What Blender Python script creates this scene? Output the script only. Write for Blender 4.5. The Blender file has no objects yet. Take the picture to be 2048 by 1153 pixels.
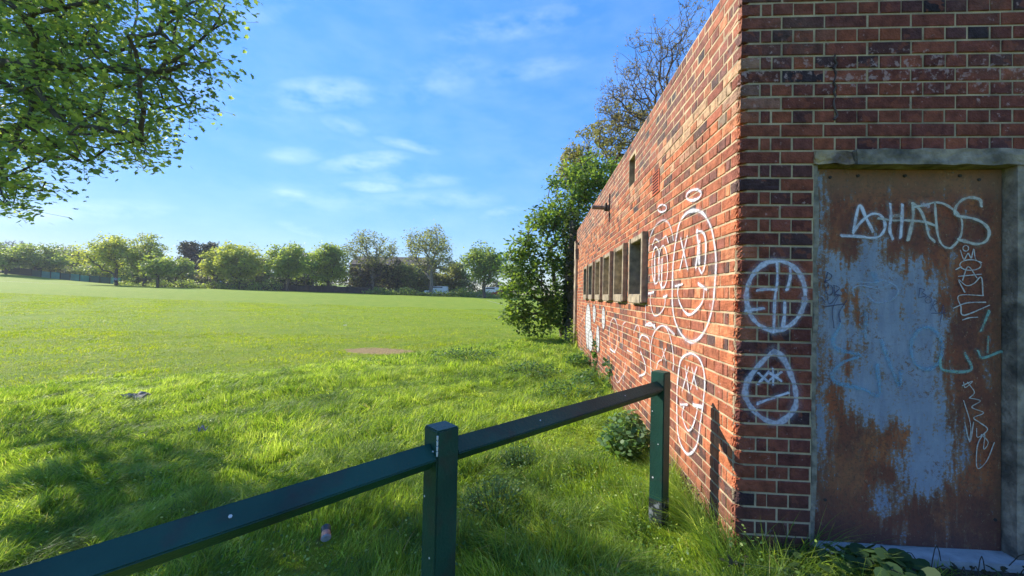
import bpy, bmesh, math, random
import numpy as np
from mathutils import Vector, Matrix
from mathutils.geometry import tessellate_polygon
R = math.radians
random.seed(7); rng = np.random.default_rng(7)
SC = bpy.context.scene; COL = SC.collection

# ---------------------------------------------------------------- camera
EYE = 1.45
cd = bpy.data.cameras.new('camera'); cam = bpy.data.objects.new('camera', cd); COL.objects.link(cam)
cd.sensor_width = 36; cd.lens = 800 / 2048 * 36; cd.clip_start = 0.02; cd.clip_end = 3000
CM = Matrix.Rotation(R(3.65), 3, 'Z') @ Matrix.Rotation(R(90.95), 3, 'X') @ Matrix.Rotation(0.022, 3, 'Z')
cam.matrix_world = Matrix.Translation((0, 0, EYE)) @ CM.to_4x4()
SC.camera = cam
C3 = np.array(CM)

# ---------------------------------------------------------------- sky and sun
SUN = Vector((-1, 0.4, 0.7)).normalized()          # towards the sun
sd = bpy.data.lights.new('sun', 'SUN'); sun = bpy.data.objects.new('sun', sd); COL.objects.link(sun)
sd.energy = 3.1; sd.angle = R(0.55); sd.color = (1.0, 0.93, 0.80)
sun.rotation_euler = SUN.to_track_quat('Z', 'Y').to_euler()
W = bpy.data.worlds.new('World'); SC.world = W; W.use_nodes = True
wn = W.node_tree.nodes; wl = W.node_tree.links; wn.clear()
def N(nt, t, **kw):
    n = nt.nodes.new(t)
    for k, v in kw.items(): setattr(n, k, v)
    return n
WT = W.node_tree
sky = N(WT, 'ShaderNodeTexSky', sky_type='NISHITA', sun_disc=False)
sky.sun_elevation = math.asin(SUN.z); sky.sun_rotation = math.atan2(SUN.x, SUN.y)
sky.altitude = 50; sky.air_density = 1.0; sky.dust_density = 0.05; sky.ozone_density = 3.0
hs = N(WT, 'ShaderNodeHueSaturation'); hs.inputs['Saturation'].default_value = 1.25
gm = N(WT, 'ShaderNodeMix', data_type='RGBA', blend_type='MULTIPLY'); gm.inputs[0].default_value = 1
gm.inputs[7].default_value = (1.27, 1.30, 1.56, 1)
# soften the glare round the sun: c / (1 + luminance / k)
bwn = N(WT, 'ShaderNodeRGBToBW'); wl.new(sky.outputs[0], bwn.inputs[0])
dvn = N(WT, 'ShaderNodeMath', operation='DIVIDE'); wl.new(bwn.outputs[0], dvn.inputs[0]); dvn.inputs[1].default_value = 1.9
adn = N(WT, 'ShaderNodeMath', operation='ADD'); wl.new(dvn.outputs[0], adn.inputs[0]); adn.inputs[1].default_value = 1
inv = N(WT, 'ShaderNodeMath', operation='DIVIDE'); inv.inputs[0].default_value = 1; wl.new(adn.outputs[0], inv.inputs[1])
scl_ = N(WT, 'ShaderNodeVectorMath', operation='SCALE'); wl.new(sky.outputs[0], scl_.inputs[0]); wl.new(inv.outputs[0], scl_.inputs['Scale'])
wl.new(scl_.outputs[0], hs.inputs['Color']); wl.new(hs.outputs[0], gm.inputs[6])
tc = N(WT, 'ShaderNodeTexCoord'); nrm = N(WT, 'ShaderNodeVectorMath', operation='NORMALIZE')
wl.new(tc.outputs['Generated'], nrm.inputs[0])
def mth(nt, op, a, b=None, clamp=False):
    n = N(nt, 'ShaderNodeMath', operation=op); n.use_clamp = clamp
    for i, v in enumerate((a, b)):
        if v is None: continue
        if isinstance(v, (int, float)): n.inputs[i].default_value = v
        else: nt.links.new(v, n.inputs[i])
    return n.outputs[0]
def ray(px, py):
    v = C3 @ np.array([(px - 1024) / 800, (576.5 - py) / 800, -1.0]); return v
def ptz(px, py, z):      # point at camera depth z
    return np.array([0, 0, EYE]) + ray(px, py) * z
clouds = [(650,188,150,48,-.05,.9),(735,325,120,30,-.12,1.0),(820,292,90,16,.22,1.0),(690,250,60,28,.3,.55),(585,312,70,28,0,.5),
          (745,374,80,18,.05,.9),(590,388,60,15,.08,.9),(600,458,60,16,.3,.8),(1040,50,220,40,-.15,.55),(880,160,150,60,-.3,.35),
          (820,358,150,28,0,.5),(880,400,180,30,.0,.45),(170,425,190,40,-.05,.8),(1010,425,70,20,-.2,.6),(540,30,130,25,-.1,.4),(1060,140,170,30,-.2,.35),
          (640,400,170,45,.1,.35),(480,200,140,60,.3,.3)]
nz = N(WT, 'ShaderNodeTexNoise'); nz.inputs['Scale'].default_value = 9; nz.inputs['Detail'].default_value = 7; nz.inputs['Roughness'].default_value = .58
mp = N(WT, 'ShaderNodeMapping'); mp.inputs['Scale'].default_value = (1, 1, 2.6)
wl.new(nrm.outputs[0], mp.inputs[0]); wl.new(mp.outputs[0], nz.inputs['Vector'])
acc = None
for (cx, cy, rx, ry, tilt, k) in clouds:
    c = ray(cx, cy); c /= np.linalg.norm(c)
    u = ray(cx + 50 * math.cos(tilt), cy + 50 * math.sin(tilt)); u /= np.linalg.norm(u)
    u = u - c * (u @ c); u /= np.linalg.norm(u); v = np.cross(c, u)
    zz = 1 / math.sqrt(1 + ((cx-1024)/800)**2 + ((576.5-cy)/800)**2)
    du = N(WT, 'ShaderNodeVectorMath', operation='DOT_PRODUCT'); wl.new(nrm.outputs[0], du.inputs[0]); du.inputs[1].default_value = tuple(u / (rx * .82 / 800 * zz))
    dv = N(WT, 'ShaderNodeVectorMath', operation='DOT_PRODUCT'); wl.new(nrm.outputs[0], dv.inputs[0]); dv.inputs[1].default_value = tuple(v / (ry * .72 / 800 * zz))
    a = mth(WT, 'MULTIPLY', du.outputs['Value'], du.outputs['Value']); b = mth(WT, 'MULTIPLY', dv.outputs['Value'], dv.outputs['Value'])
    s = mth(WT, 'SUBTRACT', 1, mth(WT, 'ADD', a, b), True)
    dc = N(WT, 'ShaderNodeVectorMath', operation='DOT_PRODUCT'); wl.new(nrm.outputs[0], dc.inputs[0]); dc.inputs[1].default_value = tuple(c)
    s = mth(WT, 'MULTIPLY', s, mth(WT, 'GREATER_THAN', dc.outputs['Value'], 0.2))
    s = mth(WT, 'MULTIPLY', s, k)
    acc = s if acc is None else mth(WT, 'MAXIMUM', acc, s)
nzr = N(WT, 'ShaderNodeMapRange'); nzr.inputs[1].default_value = .36; nzr.inputs[2].default_value = .72
wl.new(nz.outputs['Fac'], nzr.inputs[0])
veil = mth(WT, 'MULTIPLY', nzr.outputs[0], .05)
cm_ = mth(WT, 'ADD', mth(WT, 'MULTIPLY', acc, mth(WT, 'MULTIPLY', nzr.outputs[0], .28)), veil, True)
cmx = N(WT, 'ShaderNodeMix', data_type='RGBA'); wl.new(cm_, cmx.inputs[0]); wl.new(gm.outputs[2], cmx.inputs[6])
cmx.inputs[7].default_value = (4.2, 4.6, 5.6, 1)
bg = N(WT, 'ShaderNodeBackground'); bg.inputs['Strength'].default_value = 0.15
wo = N(WT, 'ShaderNodeOutputWorld'); wl.new(cmx.outputs[2], bg.inputs[0]); wl.new(bg.outputs[0], wo.inputs[0])
SC.view_settings.view_transform = 'Standard'; SC.view_settings.look = 'None'; SC.view_settings.gamma = 1
SC.view_settings.exposure = 1.5
SC.render.engine = 'CYCLES'
SC.cycles.use_denoising = True
SC.cycles.max_bounces = 6; SC.cycles.transparent_max_bounces = 24; SC.cycles.caustics_reflective = False; SC.cycles.caustics_refractive = False

# ---------------------------------------------------------------- helpers
def tag(o, label=None, cat=None, group=None, kind=None):
    if label: o['label'] = label
    if cat: o['category'] = cat
    if group: o['group'] = group
    if kind: o['kind'] = kind
    return o
def empty(name, loc=(0, 0, 0)):
    o = bpy.data.objects.new(name, None); o.empty_display_size = .2; COL.objects.link(o); o.location = loc; return o
def link(name, me, mat, parent=None):
    o = bpy.data.objects.new(name, me); COL.objects.link(o)
    if mat: me.materials.append(mat)
    if parent is not None:
        o.parent = parent; o.location = -Vector(parent.location) if parent.parent is None else (0, 0, 0)
        # vertices are in world space; only one offset level carries a location
    return o
def mesh_np(name, V, F, k, mat, parent=None, col=None, smooth=False):
    """V (n,3), F (m,k) array"""
    V = np.ascontiguousarray(V, dtype=np.float32); F = np.ascontiguousarray(F, dtype=np.int32)
    me = bpy.data.meshes.new(name)
    me.vertices.add(len(V)); me.vertices.foreach_set('co', V.ravel())
    me.loops.add(F.size); me.loops.foreach_set('vertex_index', F.ravel())
    me.polygons.add(len(F)); me.polygons.foreach_set('loop_start', np.arange(0, F.size, k, dtype=np.int32))
    if smooth: me.polygons.foreach_set('use_smooth', np.ones(len(F), dtype=bool))
    me.update(calc_edges=True)
    if col is not None:
        a = me.color_attributes.new('Col', 'FLOAT_COLOR', 'POINT')
        c = np.ones((len(V), 4), dtype=np.float32); c[:, :3] = col; a.data.foreach_set('color', c.ravel())
    return link(name, me, mat, parent)
class MB:
    def __init__(s): s.v = []; s.f = []; s.c = []
    def add(s, v, f, c=(1, 1, 1)):
        o = len(s.v); s.v += [tuple(p) for p in v]; s.f += [tuple(i + o for i in q) for q in f]; s.c += [tuple(c)] * len(v)
    def box(s, a, b, c=(1, 1, 1), M=None):
        (x0, y0, z0), (x1, y1, z1) = a, b
        v = [(x0,y0,z0),(x1,y0,z0),(x1,y1,z0),(x0,y1,z0),(x0,y0,z1),(x1,y0,z1),(x1,y1,z1),(x0,y1,z1)]
        if M is not None: v = [M @ Vector(p) for p in v]
        s.add(v, [(0,3,2,1),(4,5,6,7),(0,1,5,4),(1,2,6,5),(2,3,7,6),(3,0,4,7)], c)
    def tube(s, p, q, r0, r1=None, n=8, c=(1, 1, 1)):
        p, q = Vector(p), Vector(q); r1 = r0 if r1 is None else r1
        d = (q - p).normalized(); u = d.orthogonal().normalized(); w = d.cross(u)
        v = []
        for (o, r) in ((p, r0), (q, r1)):
            for i in range(n):
                a = 2 * math.pi * i / n; v.append(o + (u * math.cos(a) + w * math.sin(a)) * r)
        f = [(i, (i+1) % n, n + (i+1) % n, n + i) for i in range(n)] + [tuple(range(n-1, -1, -1)), tuple(range(n, 2*n))]
        s.add(v, f, c)
    def build(s, name, mat, parent=None, bevel=0, smooth=False, noise=0, sub=0):
        me = bpy.data.meshes.new(name); me.from_pydata(s.v, [], s.f)
        a = me.color_attributes.new('Col', 'FLOAT_COLOR', 'POINT')
        a.data.foreach_set('color', np.concatenate([np.array(s.c, dtype=np.float32), np.ones((len(s.v), 1), dtype=np.float32)], 1).ravel())
        if bevel or noise or sub:
            bm = bmesh.new(); bm.from_mesh(me)
            if bevel: bmesh.ops.bevel(bm, geom=list(bm.edges), offset=bevel, segments=2, affect='EDGES', clamp_overlap=True)
            if sub: bmesh.ops.subdivide_edges(bm, edges=list(bm.edges), cuts=sub, use_grid_fill=True)
            if noise:
                from mathutils import noise as mn
                for v in bm.verts: v.co += mn.noise_vector(v.co * 14) * noise + mn.noise_vector(v.co * 45) * noise * .5
            bm.to_mesh(me); bm.free()
        me.update()
        if smooth: me.polygons.foreach_set('use_smooth', [True] * len(me.polygons))
        return link(name, me, mat, parent)

# ---------------------------------------------------------------- materials
def mat(name, base=(.5,.5,.5), rough=.8, attr=False, noise=0.0, nscale=6, bump=0.0, bscale=60, spec=.3, col2=None, c2scale=3, c2lo=.45, c2hi=.6, metal=0, detail=6):
    m = bpy.data.materials.new(name); m.use_nodes = True; nt = m.node_tree; p = nt.nodes['Principled BSDF']
    p.inputs['Roughness'].default_value = rough; p.inputs['Specular IOR Level'].default_value = spec; p.inputs['Metallic'].default_value = metal
    tcn = N(nt, 'ShaderNodeTexCoord')
    if attr:
        a = N(nt, 'ShaderNodeAttribute', attribute_name='Col'); c = a.outputs['Color']
    else:
        r = N(nt, 'ShaderNodeRGB'); r.outputs[0].default_value = (*base, 1); c = r.outputs[0]
    if col2:
        n2 = N(nt, 'ShaderNodeTexNoise'); n2.inputs['Scale'].default_value = c2scale; n2.inputs['Detail'].default_value = 8; nt.links.new(tcn.outputs['Object'], n2.inputs['Vector'])
        mr = N(nt, 'ShaderNodeMapRange'); mr.inputs[1].default_value = c2lo; mr.inputs[2].default_value = c2hi; nt.links.new(n2.outputs['Fac'], mr.inputs[0])
        mx = N(nt, 'ShaderNodeMix', data_type='RGBA'); nt.links.new(mr.outputs[0], mx.inputs[0]); nt.links.new(c, mx.inputs[6]); mx.inputs[7].default_value = (*col2, 1); c = mx.outputs[2]
    if noise:
        n1 = N(nt, 'ShaderNodeTexNoise'); n1.inputs['Scale'].default_value = nscale; n1.inputs['Detail'].default_value = detail; nt.links.new(tcn.outputs['Object'], n1.inputs['Vector'])
        mr = N(nt, 'ShaderNodeMapRange'); mr.inputs[1].default_value = .3; mr.inputs[2].default_value = .7; mr.inputs[3].default_value = 1 - noise; mr.inputs[4].default_value = 1 + noise; nt.links.new(n1.outputs['Fac'], mr.inputs[0])
        mx = N(nt, 'ShaderNodeVectorMath', operation='SCALE'); nt.links.new(c, mx.inputs[0]); nt.links.new(mr.outputs[0], mx.inputs['Scale']); c = mx.outputs[0]
    nt.links.new(c, p.inputs['Base Color'])
    if bump:
        nb = N(nt, 'ShaderNodeTexNoise'); nb.inputs['Scale'].default_value = bscale; nb.inputs['Detail'].default_value = 8; nt.links.new(tcn.outputs['Object'], nb.inputs['Vector'])
        b = N(nt, 'ShaderNodeBump'); b.inputs['Strength'].default_value = bump; b.inputs['Distance'].default_value = .01
        nt.links.new(nb.outputs['Fac'], b.inputs['Height']); nt.links.new(b.outputs[0], p.inputs['Normal'])
    return m
def leaf_mat(name, trans=.4, rough=.5, spec=.25, base=None):
    m = bpy.data.materials.new(name); m.use_nodes = True; nt = m.node_tree; p = nt.nodes['Principled BSDF']; out = nt.nodes['Material Output']
    a = N(nt, 'ShaderNodeAttribute', attribute_name='Col'); nt.links.new(a.outputs['Color'], p.inputs['Base Color'])
    p.inputs['Roughness'].default_value = rough; p.inputs['Specular IOR Level'].default_value = spec
    t = N(nt, 'ShaderNodeBsdfTranslucent'); v = N(nt, 'ShaderNodeMix', data_type='RGBA', blend_type='MULTIPLY'); v.inputs[0].default_value = 1
    nt.links.new(a.outputs['Color'], v.inputs[6]); v.inputs[7].default_value = (1.5, 1.45, .7, 1); nt.links.new(v.outputs[2], t.inputs[0])
    mx = N(nt, 'ShaderNodeMixShader'); mx.inputs[0].default_value = trans
    nt.links.new(p.outputs[0], mx.inputs[1]); nt.links.new(t.outputs[0], mx.inputs[2]); nt.links.new(mx.outputs[0], out.inputs['Surface'])
    return m
M_leaf = leaf_mat('leaf', .52); M_grass = leaf_mat('grass blade', .6, .5, .3)
M_bark = mat('bark', (.10,.08,.06), .9, noise=.35, nscale=8, bump=.6, bscale=30)
M_greybark = mat('grey bark', (.19,.165,.135), .9, noise=.3, nscale=5)
M_conc = mat('weathered concrete', (.33,.265,.195), .92, noise=.38, nscale=16, bump=.9, bscale=60, col2=(.13,.11,.085), c2scale=7, c2lo=.44, c2hi=.64)

# ---------------------------------------------------------------- terrain
def sst(a, b, x): t = np.clip((x - a) / (b - a), 0, 1); return t * t * (3 - 2 * t)
def terr(x, y):
    x = np.asarray(x, float); y = np.asarray(y, float); d = np.hypot(x, y)
    t = sst(8, 70, d)
    z = t * (.0095 * np.clip(y, -20, 120) + .0098 * np.clip(-x, -60, 140)) + 1.1 * (np.clip(-x - 70, 0, 60) / 35) ** 2
    z += .035 * np.sin(x * .9 + 1.3) * np.sin(y * .7 + .4) * sst(3, 9, d) * (1 - sst(30, 60, d))
    z += .10 * sst(1.35, 1.6, x) * sst(1.3, 1.85, y) * (1 - sst(2.5, 3, y))
    return z
def T(x, y): return float(terr(x, y))
# ---------------------------------------------------------------- brick building
X0, Y0, ZB, CH = 1.10, 2.275, .03, .075
NC = 44; ZTOP = ZB + NC * CH
BX1, BY1 = 5.4, 11.6
DX0, DX1, DZ0, DZ1 = 1.528, 2.492, .15, 2.19
WINY = [4.10, 5.00, 5.92, 6.81, 7.76, 8.65]; WW = .61; WZ0, WZ1 = 1.40, 2.12
slot = (4.72, 5.02, 2.80, 3.14)
building = tag(empty('brick_building', (X0, Y0, 0)), 'long flat-roofed red brick building with graffiti and a rusty steel door', 'building')
M_brick = mat('brick', attr=True, rough=.9, noise=.36, nscale=24, col2=(.15,.085,.06), c2scale=1.9, c2lo=.56, c2hi=.85, bump=.75, bscale=90, spec=.2, detail=8)
M_mortar = mat('mortar', (.47,.355,.22), .95, noise=.28, nscale=12, bump=.5, bscale=120, col2=(.19,.16,.12), c2scale=2.4, c2lo=.48, c2hi=.72)

def skin_cells(name, u0, u1, w0, w1, holes, place, depth):
    """a wall sheet with rectangular holes, a reveal round every hole; place(u, depth, w) -> world"""
    us = sorted({u0, u1, *[h[0] for h in holes], *[h[1] for h in holes]}); ws = sorted({w0, w1, *[h[2] for h in holes], *[h[3] for h in holes]})
    mb = MB()
    for a, b in zip(us, us[1:]):
        for c, d in zip(ws, ws[1:]):
            m = ((a + b) / 2, (c + d) / 2)
            if any(h[0] < m[0] < h[1] and h[2] < m[1] < h[3] for h in holes): continue
            for dd in (0, depth):
                mb.add([place(a, dd, c), place(b, dd, c), place(b, dd, d), place(a, dd, d)], [(0, 1, 2, 3)])
    for (a, b, c, d) in holes + [(u0, u1, w0, w1)]:
        q = [(a, c), (b, c), (b, d), (a, d)]
        for i in range(4):
            (p, r), (s, t) = q[i], q[(i + 1) % 4]
            mb.add([place(p, 0, r), place(s, 0, t), place(s, depth, t), place(p, depth, r)], [(0, 1, 2, 3)])
    return mb
side_holes = [(y, y + WW, WZ0, WZ1) for y in WINY] + [slot]
front_holes = [(DX0 - .03, DX1 + .17, .0, DZ1 + .075)]
MD = .0055
ms = skin_cells('m', Y0 + .045, BY1, -.3, ZTOP - .004, side_holes, lambda u, d, w: (X0 + MD + d, u, w), .215)
mf = skin_cells('m', X0 + .045, BX1, -.3, ZTOP - .004, front_holes, lambda u, d, w: (u, Y0 + MD + d, w), .215)
ms.v += []; mf.add([(X0+MD,Y0+.045,-.3),(X0+.026,Y0+.026,-.3),(X0+.045,Y0+MD,-.3),(X0+MD,Y0+.045,ZTOP-.004),(X0+.026,Y0+.026,ZTOP-.004),(X0+.045,Y0+MD,ZTOP-.004)], [(0,1,4,3),(1,2,5,4)])
off = len(ms.v); ms.v += mf.v; ms.f += [tuple(i + off for i in q) for q in mf.f]; ms.c += mf.c
ms.box((BX1 - .2, Y0 + .23, -.3), (BX1, BY1, ZTOP - .01)); ms.box((X0 + .23, BY1 - .2, -.3), (BX1 - .21, BY1, ZTOP - .01))
wall = ms.build('wall', M_mortar, building)
rf = MB(); rf.box((X0 + .23, Y0 + .23, 2.93), (BX1 - .21, BY1 - .21, 3.03))
rf.box((X0 + .6, Y0 + .4, -.2), (BX1 - .3, BY1 - .3, .05))
rf.build('roof', mat('roof felt', (.06,.06,.06), .9), building)

PAL = np.array([(.42,.14,.065),(.46,.18,.09),(.35,.12,.063),(.29,.10,.06),(.22,.08,.055),(.165,.075,.06),(.105,.062,.055),(.065,.048,.048)])
P_RED = np.array([.24,.13,.24,.17,.11,.07,.03,.01]); P_HEAD = np.array([.19,.10,.20,.18,.14,.11,.06,.02]); P_TOP = np.array([.01,.03,.12,.24,.27,.17,.10,.06])
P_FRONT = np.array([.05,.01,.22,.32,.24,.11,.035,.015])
def brick_col(face, k, u, w, header):
    if face == 's': p = P_TOP if k >= 37 else (P_HEAD if header else P_RED)
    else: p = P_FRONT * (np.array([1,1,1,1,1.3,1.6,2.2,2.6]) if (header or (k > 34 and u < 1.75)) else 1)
    if face == 's' and k < 37 and 5.0 < u < 5.9 and 1.2 > w > .9: p = P_TOP
    p = p / p.sum(); c = PAL[rng.choice(8, p=p)].copy() * rng.uniform(.85, 1.15)
    if face == 's' and k >= 37: c = c * .88 + .02
    if face == 'f': c = c * np.array([.64, .54, .60])  # front bricks darkened: the wall's shade is put into their colour
    if face == 's' and k in (35, 36) and u < 3.6 and rng.random() < .75: c = c * .3 + np.array([.46,.33,.20]) * .7
    elif face == 's' and k in (33, 34, 35, 36) and rng.random() < .22: c = c * .5 + np.array([.42,.30,.20]) * .5
    return c
def brick_geo(V, F, Cc, place, a, b, z0, z1, col):
    j = lambda s=.0012: rng.uniform(-s, s)
    d0 = j(.0016); c = .0028
    o = len(V)
    a += j(.002); b += j(.002); z0 += j(.0014); z1 += j(.0014)
    for (uu, ww, dd) in [(a,z0,.03),(b,z0,.03),(b,z1,.03),(a,z1,.03),(a,z0,c+d0),(b,z0,c+d0),(b,z1,c+d0),(a,z1,c+d0),
                         (a+c+abs(j(.003)),z0+c+abs(j(.002)),d0+j()),(b-c-abs(j(.003)),z0+c+abs(j(.002)),d0+j()),(b-c-abs(j(.003)),z1-c-abs(j(.002)),d0+j()),(a+c+abs(j(.003)),z1-c-abs(j(.002)),d0+j())]:
        V.append(place(uu, dd, ww)); Cc.append(col)
    for i in range(4):
        n = (i + 1) % 4
        F.append((o+i, o+n, o+4+n, o+4+i)); F.append((o+4+i, o+4+n, o+8+n, o+8+i))
    F.append((o+8, o+9, o+10, o+11))
def clip(spans, holes):
    out = []
    for (a, b) in spans:
        seg = [(a, b)]
        for (h0, h1) in holes:
            ns = []
            for (p, q) in seg:
                if q <= h0 or p >= h1: ns.append((p, q))
                else:
                    if p < h0 - .02: ns.append((p, h0 - .004))
                    if q > h1 + .02: ns.append((h1 + .004, q))
            seg = ns
        out += seg
    return out
V, F, Cc = [], [], []
for k in range(NC):
    z0 = ZB + k * CH; z1 = z0 + .0635; zm = (z0 + z1) / 2
    for face in 'sf':
        stretch = (k % 2 == 0) == (face == 's')
        base, end, hs_ = (Y0, BY1, side_holes) if face == 's' else (X0, BX1, [front_holes[0]])
        u = base + (.225 if stretch else .1125); spans = []
        if not stretch: spans.append((u, u + .05)); u += .06
        L = .215 if stretch else .1025
        while u < end - .03:
            spans.append((u, min(u + L, end))); u += L + .010
        hol = [(h[0], h[1]) for h in hs_ if z1 > h[2] + .01 and z0 < h[3] - .01]
        rec = .003 if (face == 's' and k >= 37) else 0
        pl = (lambda u_, d, w: (X0 + rec + d, u_, w)) if face == 's' else (lambda u_, d, w: (u_, Y0 + d, w))
        for (a, b) in clip(spans, hol):
            if b - a < .02: continue
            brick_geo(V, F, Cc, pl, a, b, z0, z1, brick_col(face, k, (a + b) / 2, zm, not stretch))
    # corner brick, with broken arris
    Ls, Lf = (.215, .1025) if k % 2 == 0 else (.1025, .215)
    spall = (.042 if 4 <= k <= 25 else (.014 if k < 36 else .003))
    cols = [-Ls, -Ls + .004] + list(np.linspace(-.06, -.004, 8)) + [0] + list(np.linspace(.004, .045, 6)) + [Lf - .004, Lf]
    if Ls > .15: cols = cols[:2] + [-.14, -.1] + cols[2:]
    rows = [z0, z0 + .004] + list(np.linspace(z0 + .014, z1 - .014, 4)) + [z1 - .004, z1]
    rec = .003 if k >= 37 else 0
    nc_, nr_ = len(cols), len(rows); g = rng.normal(size=(nc_, nr_)); g = g + np.roll(g, 1, 1) * .6; o = len(V)
    cs = brick_col('s', k, Y0 + .1, zm, k % 2 == 1); cf = cs * np.array([.62, .52, .58])  # same brick both sides; its front face is coloured darker as shaded
    if 6 <= k <= 26: cs = .6 * cs + .4 * np.array([.50,.15,.055]) * rng.uniform(.8, 1.1)
    bite = rng.uniform(0, 1) ** 1.7 * spall * 1.25; bz = rng.uniform(z0, z1)
    for i, p in enumerate(cols):
        for r_, z in enumerate(rows):
            e = min(p + Ls, Lf - p, (z - z0), (z1 - z)); ins = .004 if e < 1e-6 else 0
            fall = max(0, 1 - abs(p) / (.055 if p < 0 else .025)) ** 1.3
            d = abs(g[i, r_]) * .0014 + fall * (bite * (.55 + .45 * math.cos((z - bz) * 45)) + abs(g[i, r_]) * spall * .30)
            q = (X0 + rec + ins + d * (1 if p < 0 else .6), Y0 - min(p, 0) + (d * .75 if p <= 0 else ins + d * .4), z) if p <= 0 else (X0 + p, Y0 + ins + d * .6, z)
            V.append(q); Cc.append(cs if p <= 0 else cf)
    for i in range(nc_ - 1):
        for r_ in range(nr_ - 1):
            a = o + i * nr_ + r_; F.append((a, a + nr_, a + nr_ + 1, a + 1))
    for r_ in (0, nr_ - 1):       # bed faces, back to the core
        idx = [o + i * nr_ + r_ for i in range(nc_)]; zz = rows[r_]; b0 = len(V); V.append((X0 + .04, Y0 + .04, zz)); Cc.append(cs)
        for a, b in zip(idx, idx[1:]): F.append((a, b, b0, b0))
F = [tuple(dict.fromkeys(f)) for f in F]
me = bpy.data.meshes.new('bricks'); me.from_pydata(V, [], F)
ca = me.color_attributes.new('Col', 'FLOAT_COLOR', 'POINT'); ca.data.foreach_set('color', np.concatenate([np.array(Cc, dtype=np.float32), np.ones((len(V), 1), dtype=np.float32)], 1).ravel())
# brick material: speckle, pale lime bloom in a band of the front wall, faces knocked to brighter red
nt = M_brick.node_tree; pb = nt.nodes['Principled BSDF']; src = pb.inputs['Base Color'].links[0].from_socket
tcb = N(nt, 'ShaderNodeTexCoord'); sx = N(nt, 'ShaderNodeSeparateXYZ'); nt.links.new(tcb.outputs['Object'], sx.inputs[0])
n1 = N(nt, 'ShaderNodeTexNoise'); n1.inputs['Scale'].default_value = 26; n1.inputs['Detail'].default_value = 9; n1.inputs['Roughness'].default_value = .65; nt.links.new(tcb.outputs['Object'], n1.inputs['Vector'])
n2 = N(nt, 'ShaderNodeTexNoise'); n2.inputs['Scale'].default_value = 3.5; n2.inputs['Detail'].default_value = 3; nt.links.new(tcb.outputs['Object'], n2.inputs['Vector'])
band = mth(nt, 'SUBTRACT', 1, mth(nt, 'DIVIDE', mth(nt, 'ABSOLUTE', mth(nt, 'SUBTRACT', sx.outputs['Z'], 2.70)), .22), True)
band = mth(nt, 'MULTIPLY', band, mth(nt, 'LESS_THAN', sx.outputs['Y'], Y0 + .035))
blo = mth(nt, 'ADD', mth(nt, 'MULTIPLY', band, .115), mth(nt, 'MULTIPLY', n2.outputs['Fac'], .16))
mr = N(nt, 'ShaderNodeMapRange'); nt.links.new(mth(nt, 'ADD', n1.outputs['Fac'], blo), mr.inputs[0]); mr.inputs[1].default_value = .715; mr.inputs[2].default_value = .775; mr.inputs[4].default_value = .62
mx = N(nt, 'ShaderNodeMix', data_type='RGBA'); nt.links.new(mr.outputs[0], mx.inputs[0]); nt.links.new(src, mx.inputs[6]); mx.inputs[7].default_value = (.50,.33,.30,1)
n3 = N(nt, 'ShaderNodeTexNoise'); n3.inputs['Scale'].default_value = 17; n3.inputs['Detail'].default_value = 7; nt.links.new(tcb.outputs['Object'], n3.inputs['Vector'])
mr3 = N(nt, 'ShaderNodeMapRange'); nt.links.new(n3.outputs['Fac'], mr3.inputs[0]); mr3.inputs[1].default_value = .57; mr3.inputs[2].default_value = .61; mr3.inputs[4].default_value = .45
mx3 = N(nt, 'ShaderNodeMix', data_type='RGBA'); nt.links.new(mr3.outputs[0], mx3.inputs[0]); nt.links.new(mx.outputs[2], mx3.inputs[6]); mx3.inputs[7].default_value = (.30,.085,.045,1)
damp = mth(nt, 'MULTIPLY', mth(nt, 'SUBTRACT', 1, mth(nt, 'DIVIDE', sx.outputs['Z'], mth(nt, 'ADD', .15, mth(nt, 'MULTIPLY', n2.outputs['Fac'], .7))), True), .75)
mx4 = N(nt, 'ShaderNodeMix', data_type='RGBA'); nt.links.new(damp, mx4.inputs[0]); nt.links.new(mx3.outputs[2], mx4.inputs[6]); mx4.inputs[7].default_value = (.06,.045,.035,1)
nt.links.new(mx4.outputs[2], pb.inputs['Base Color'])
bricks = link('brickwork', me, M_brick, wall)

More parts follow.
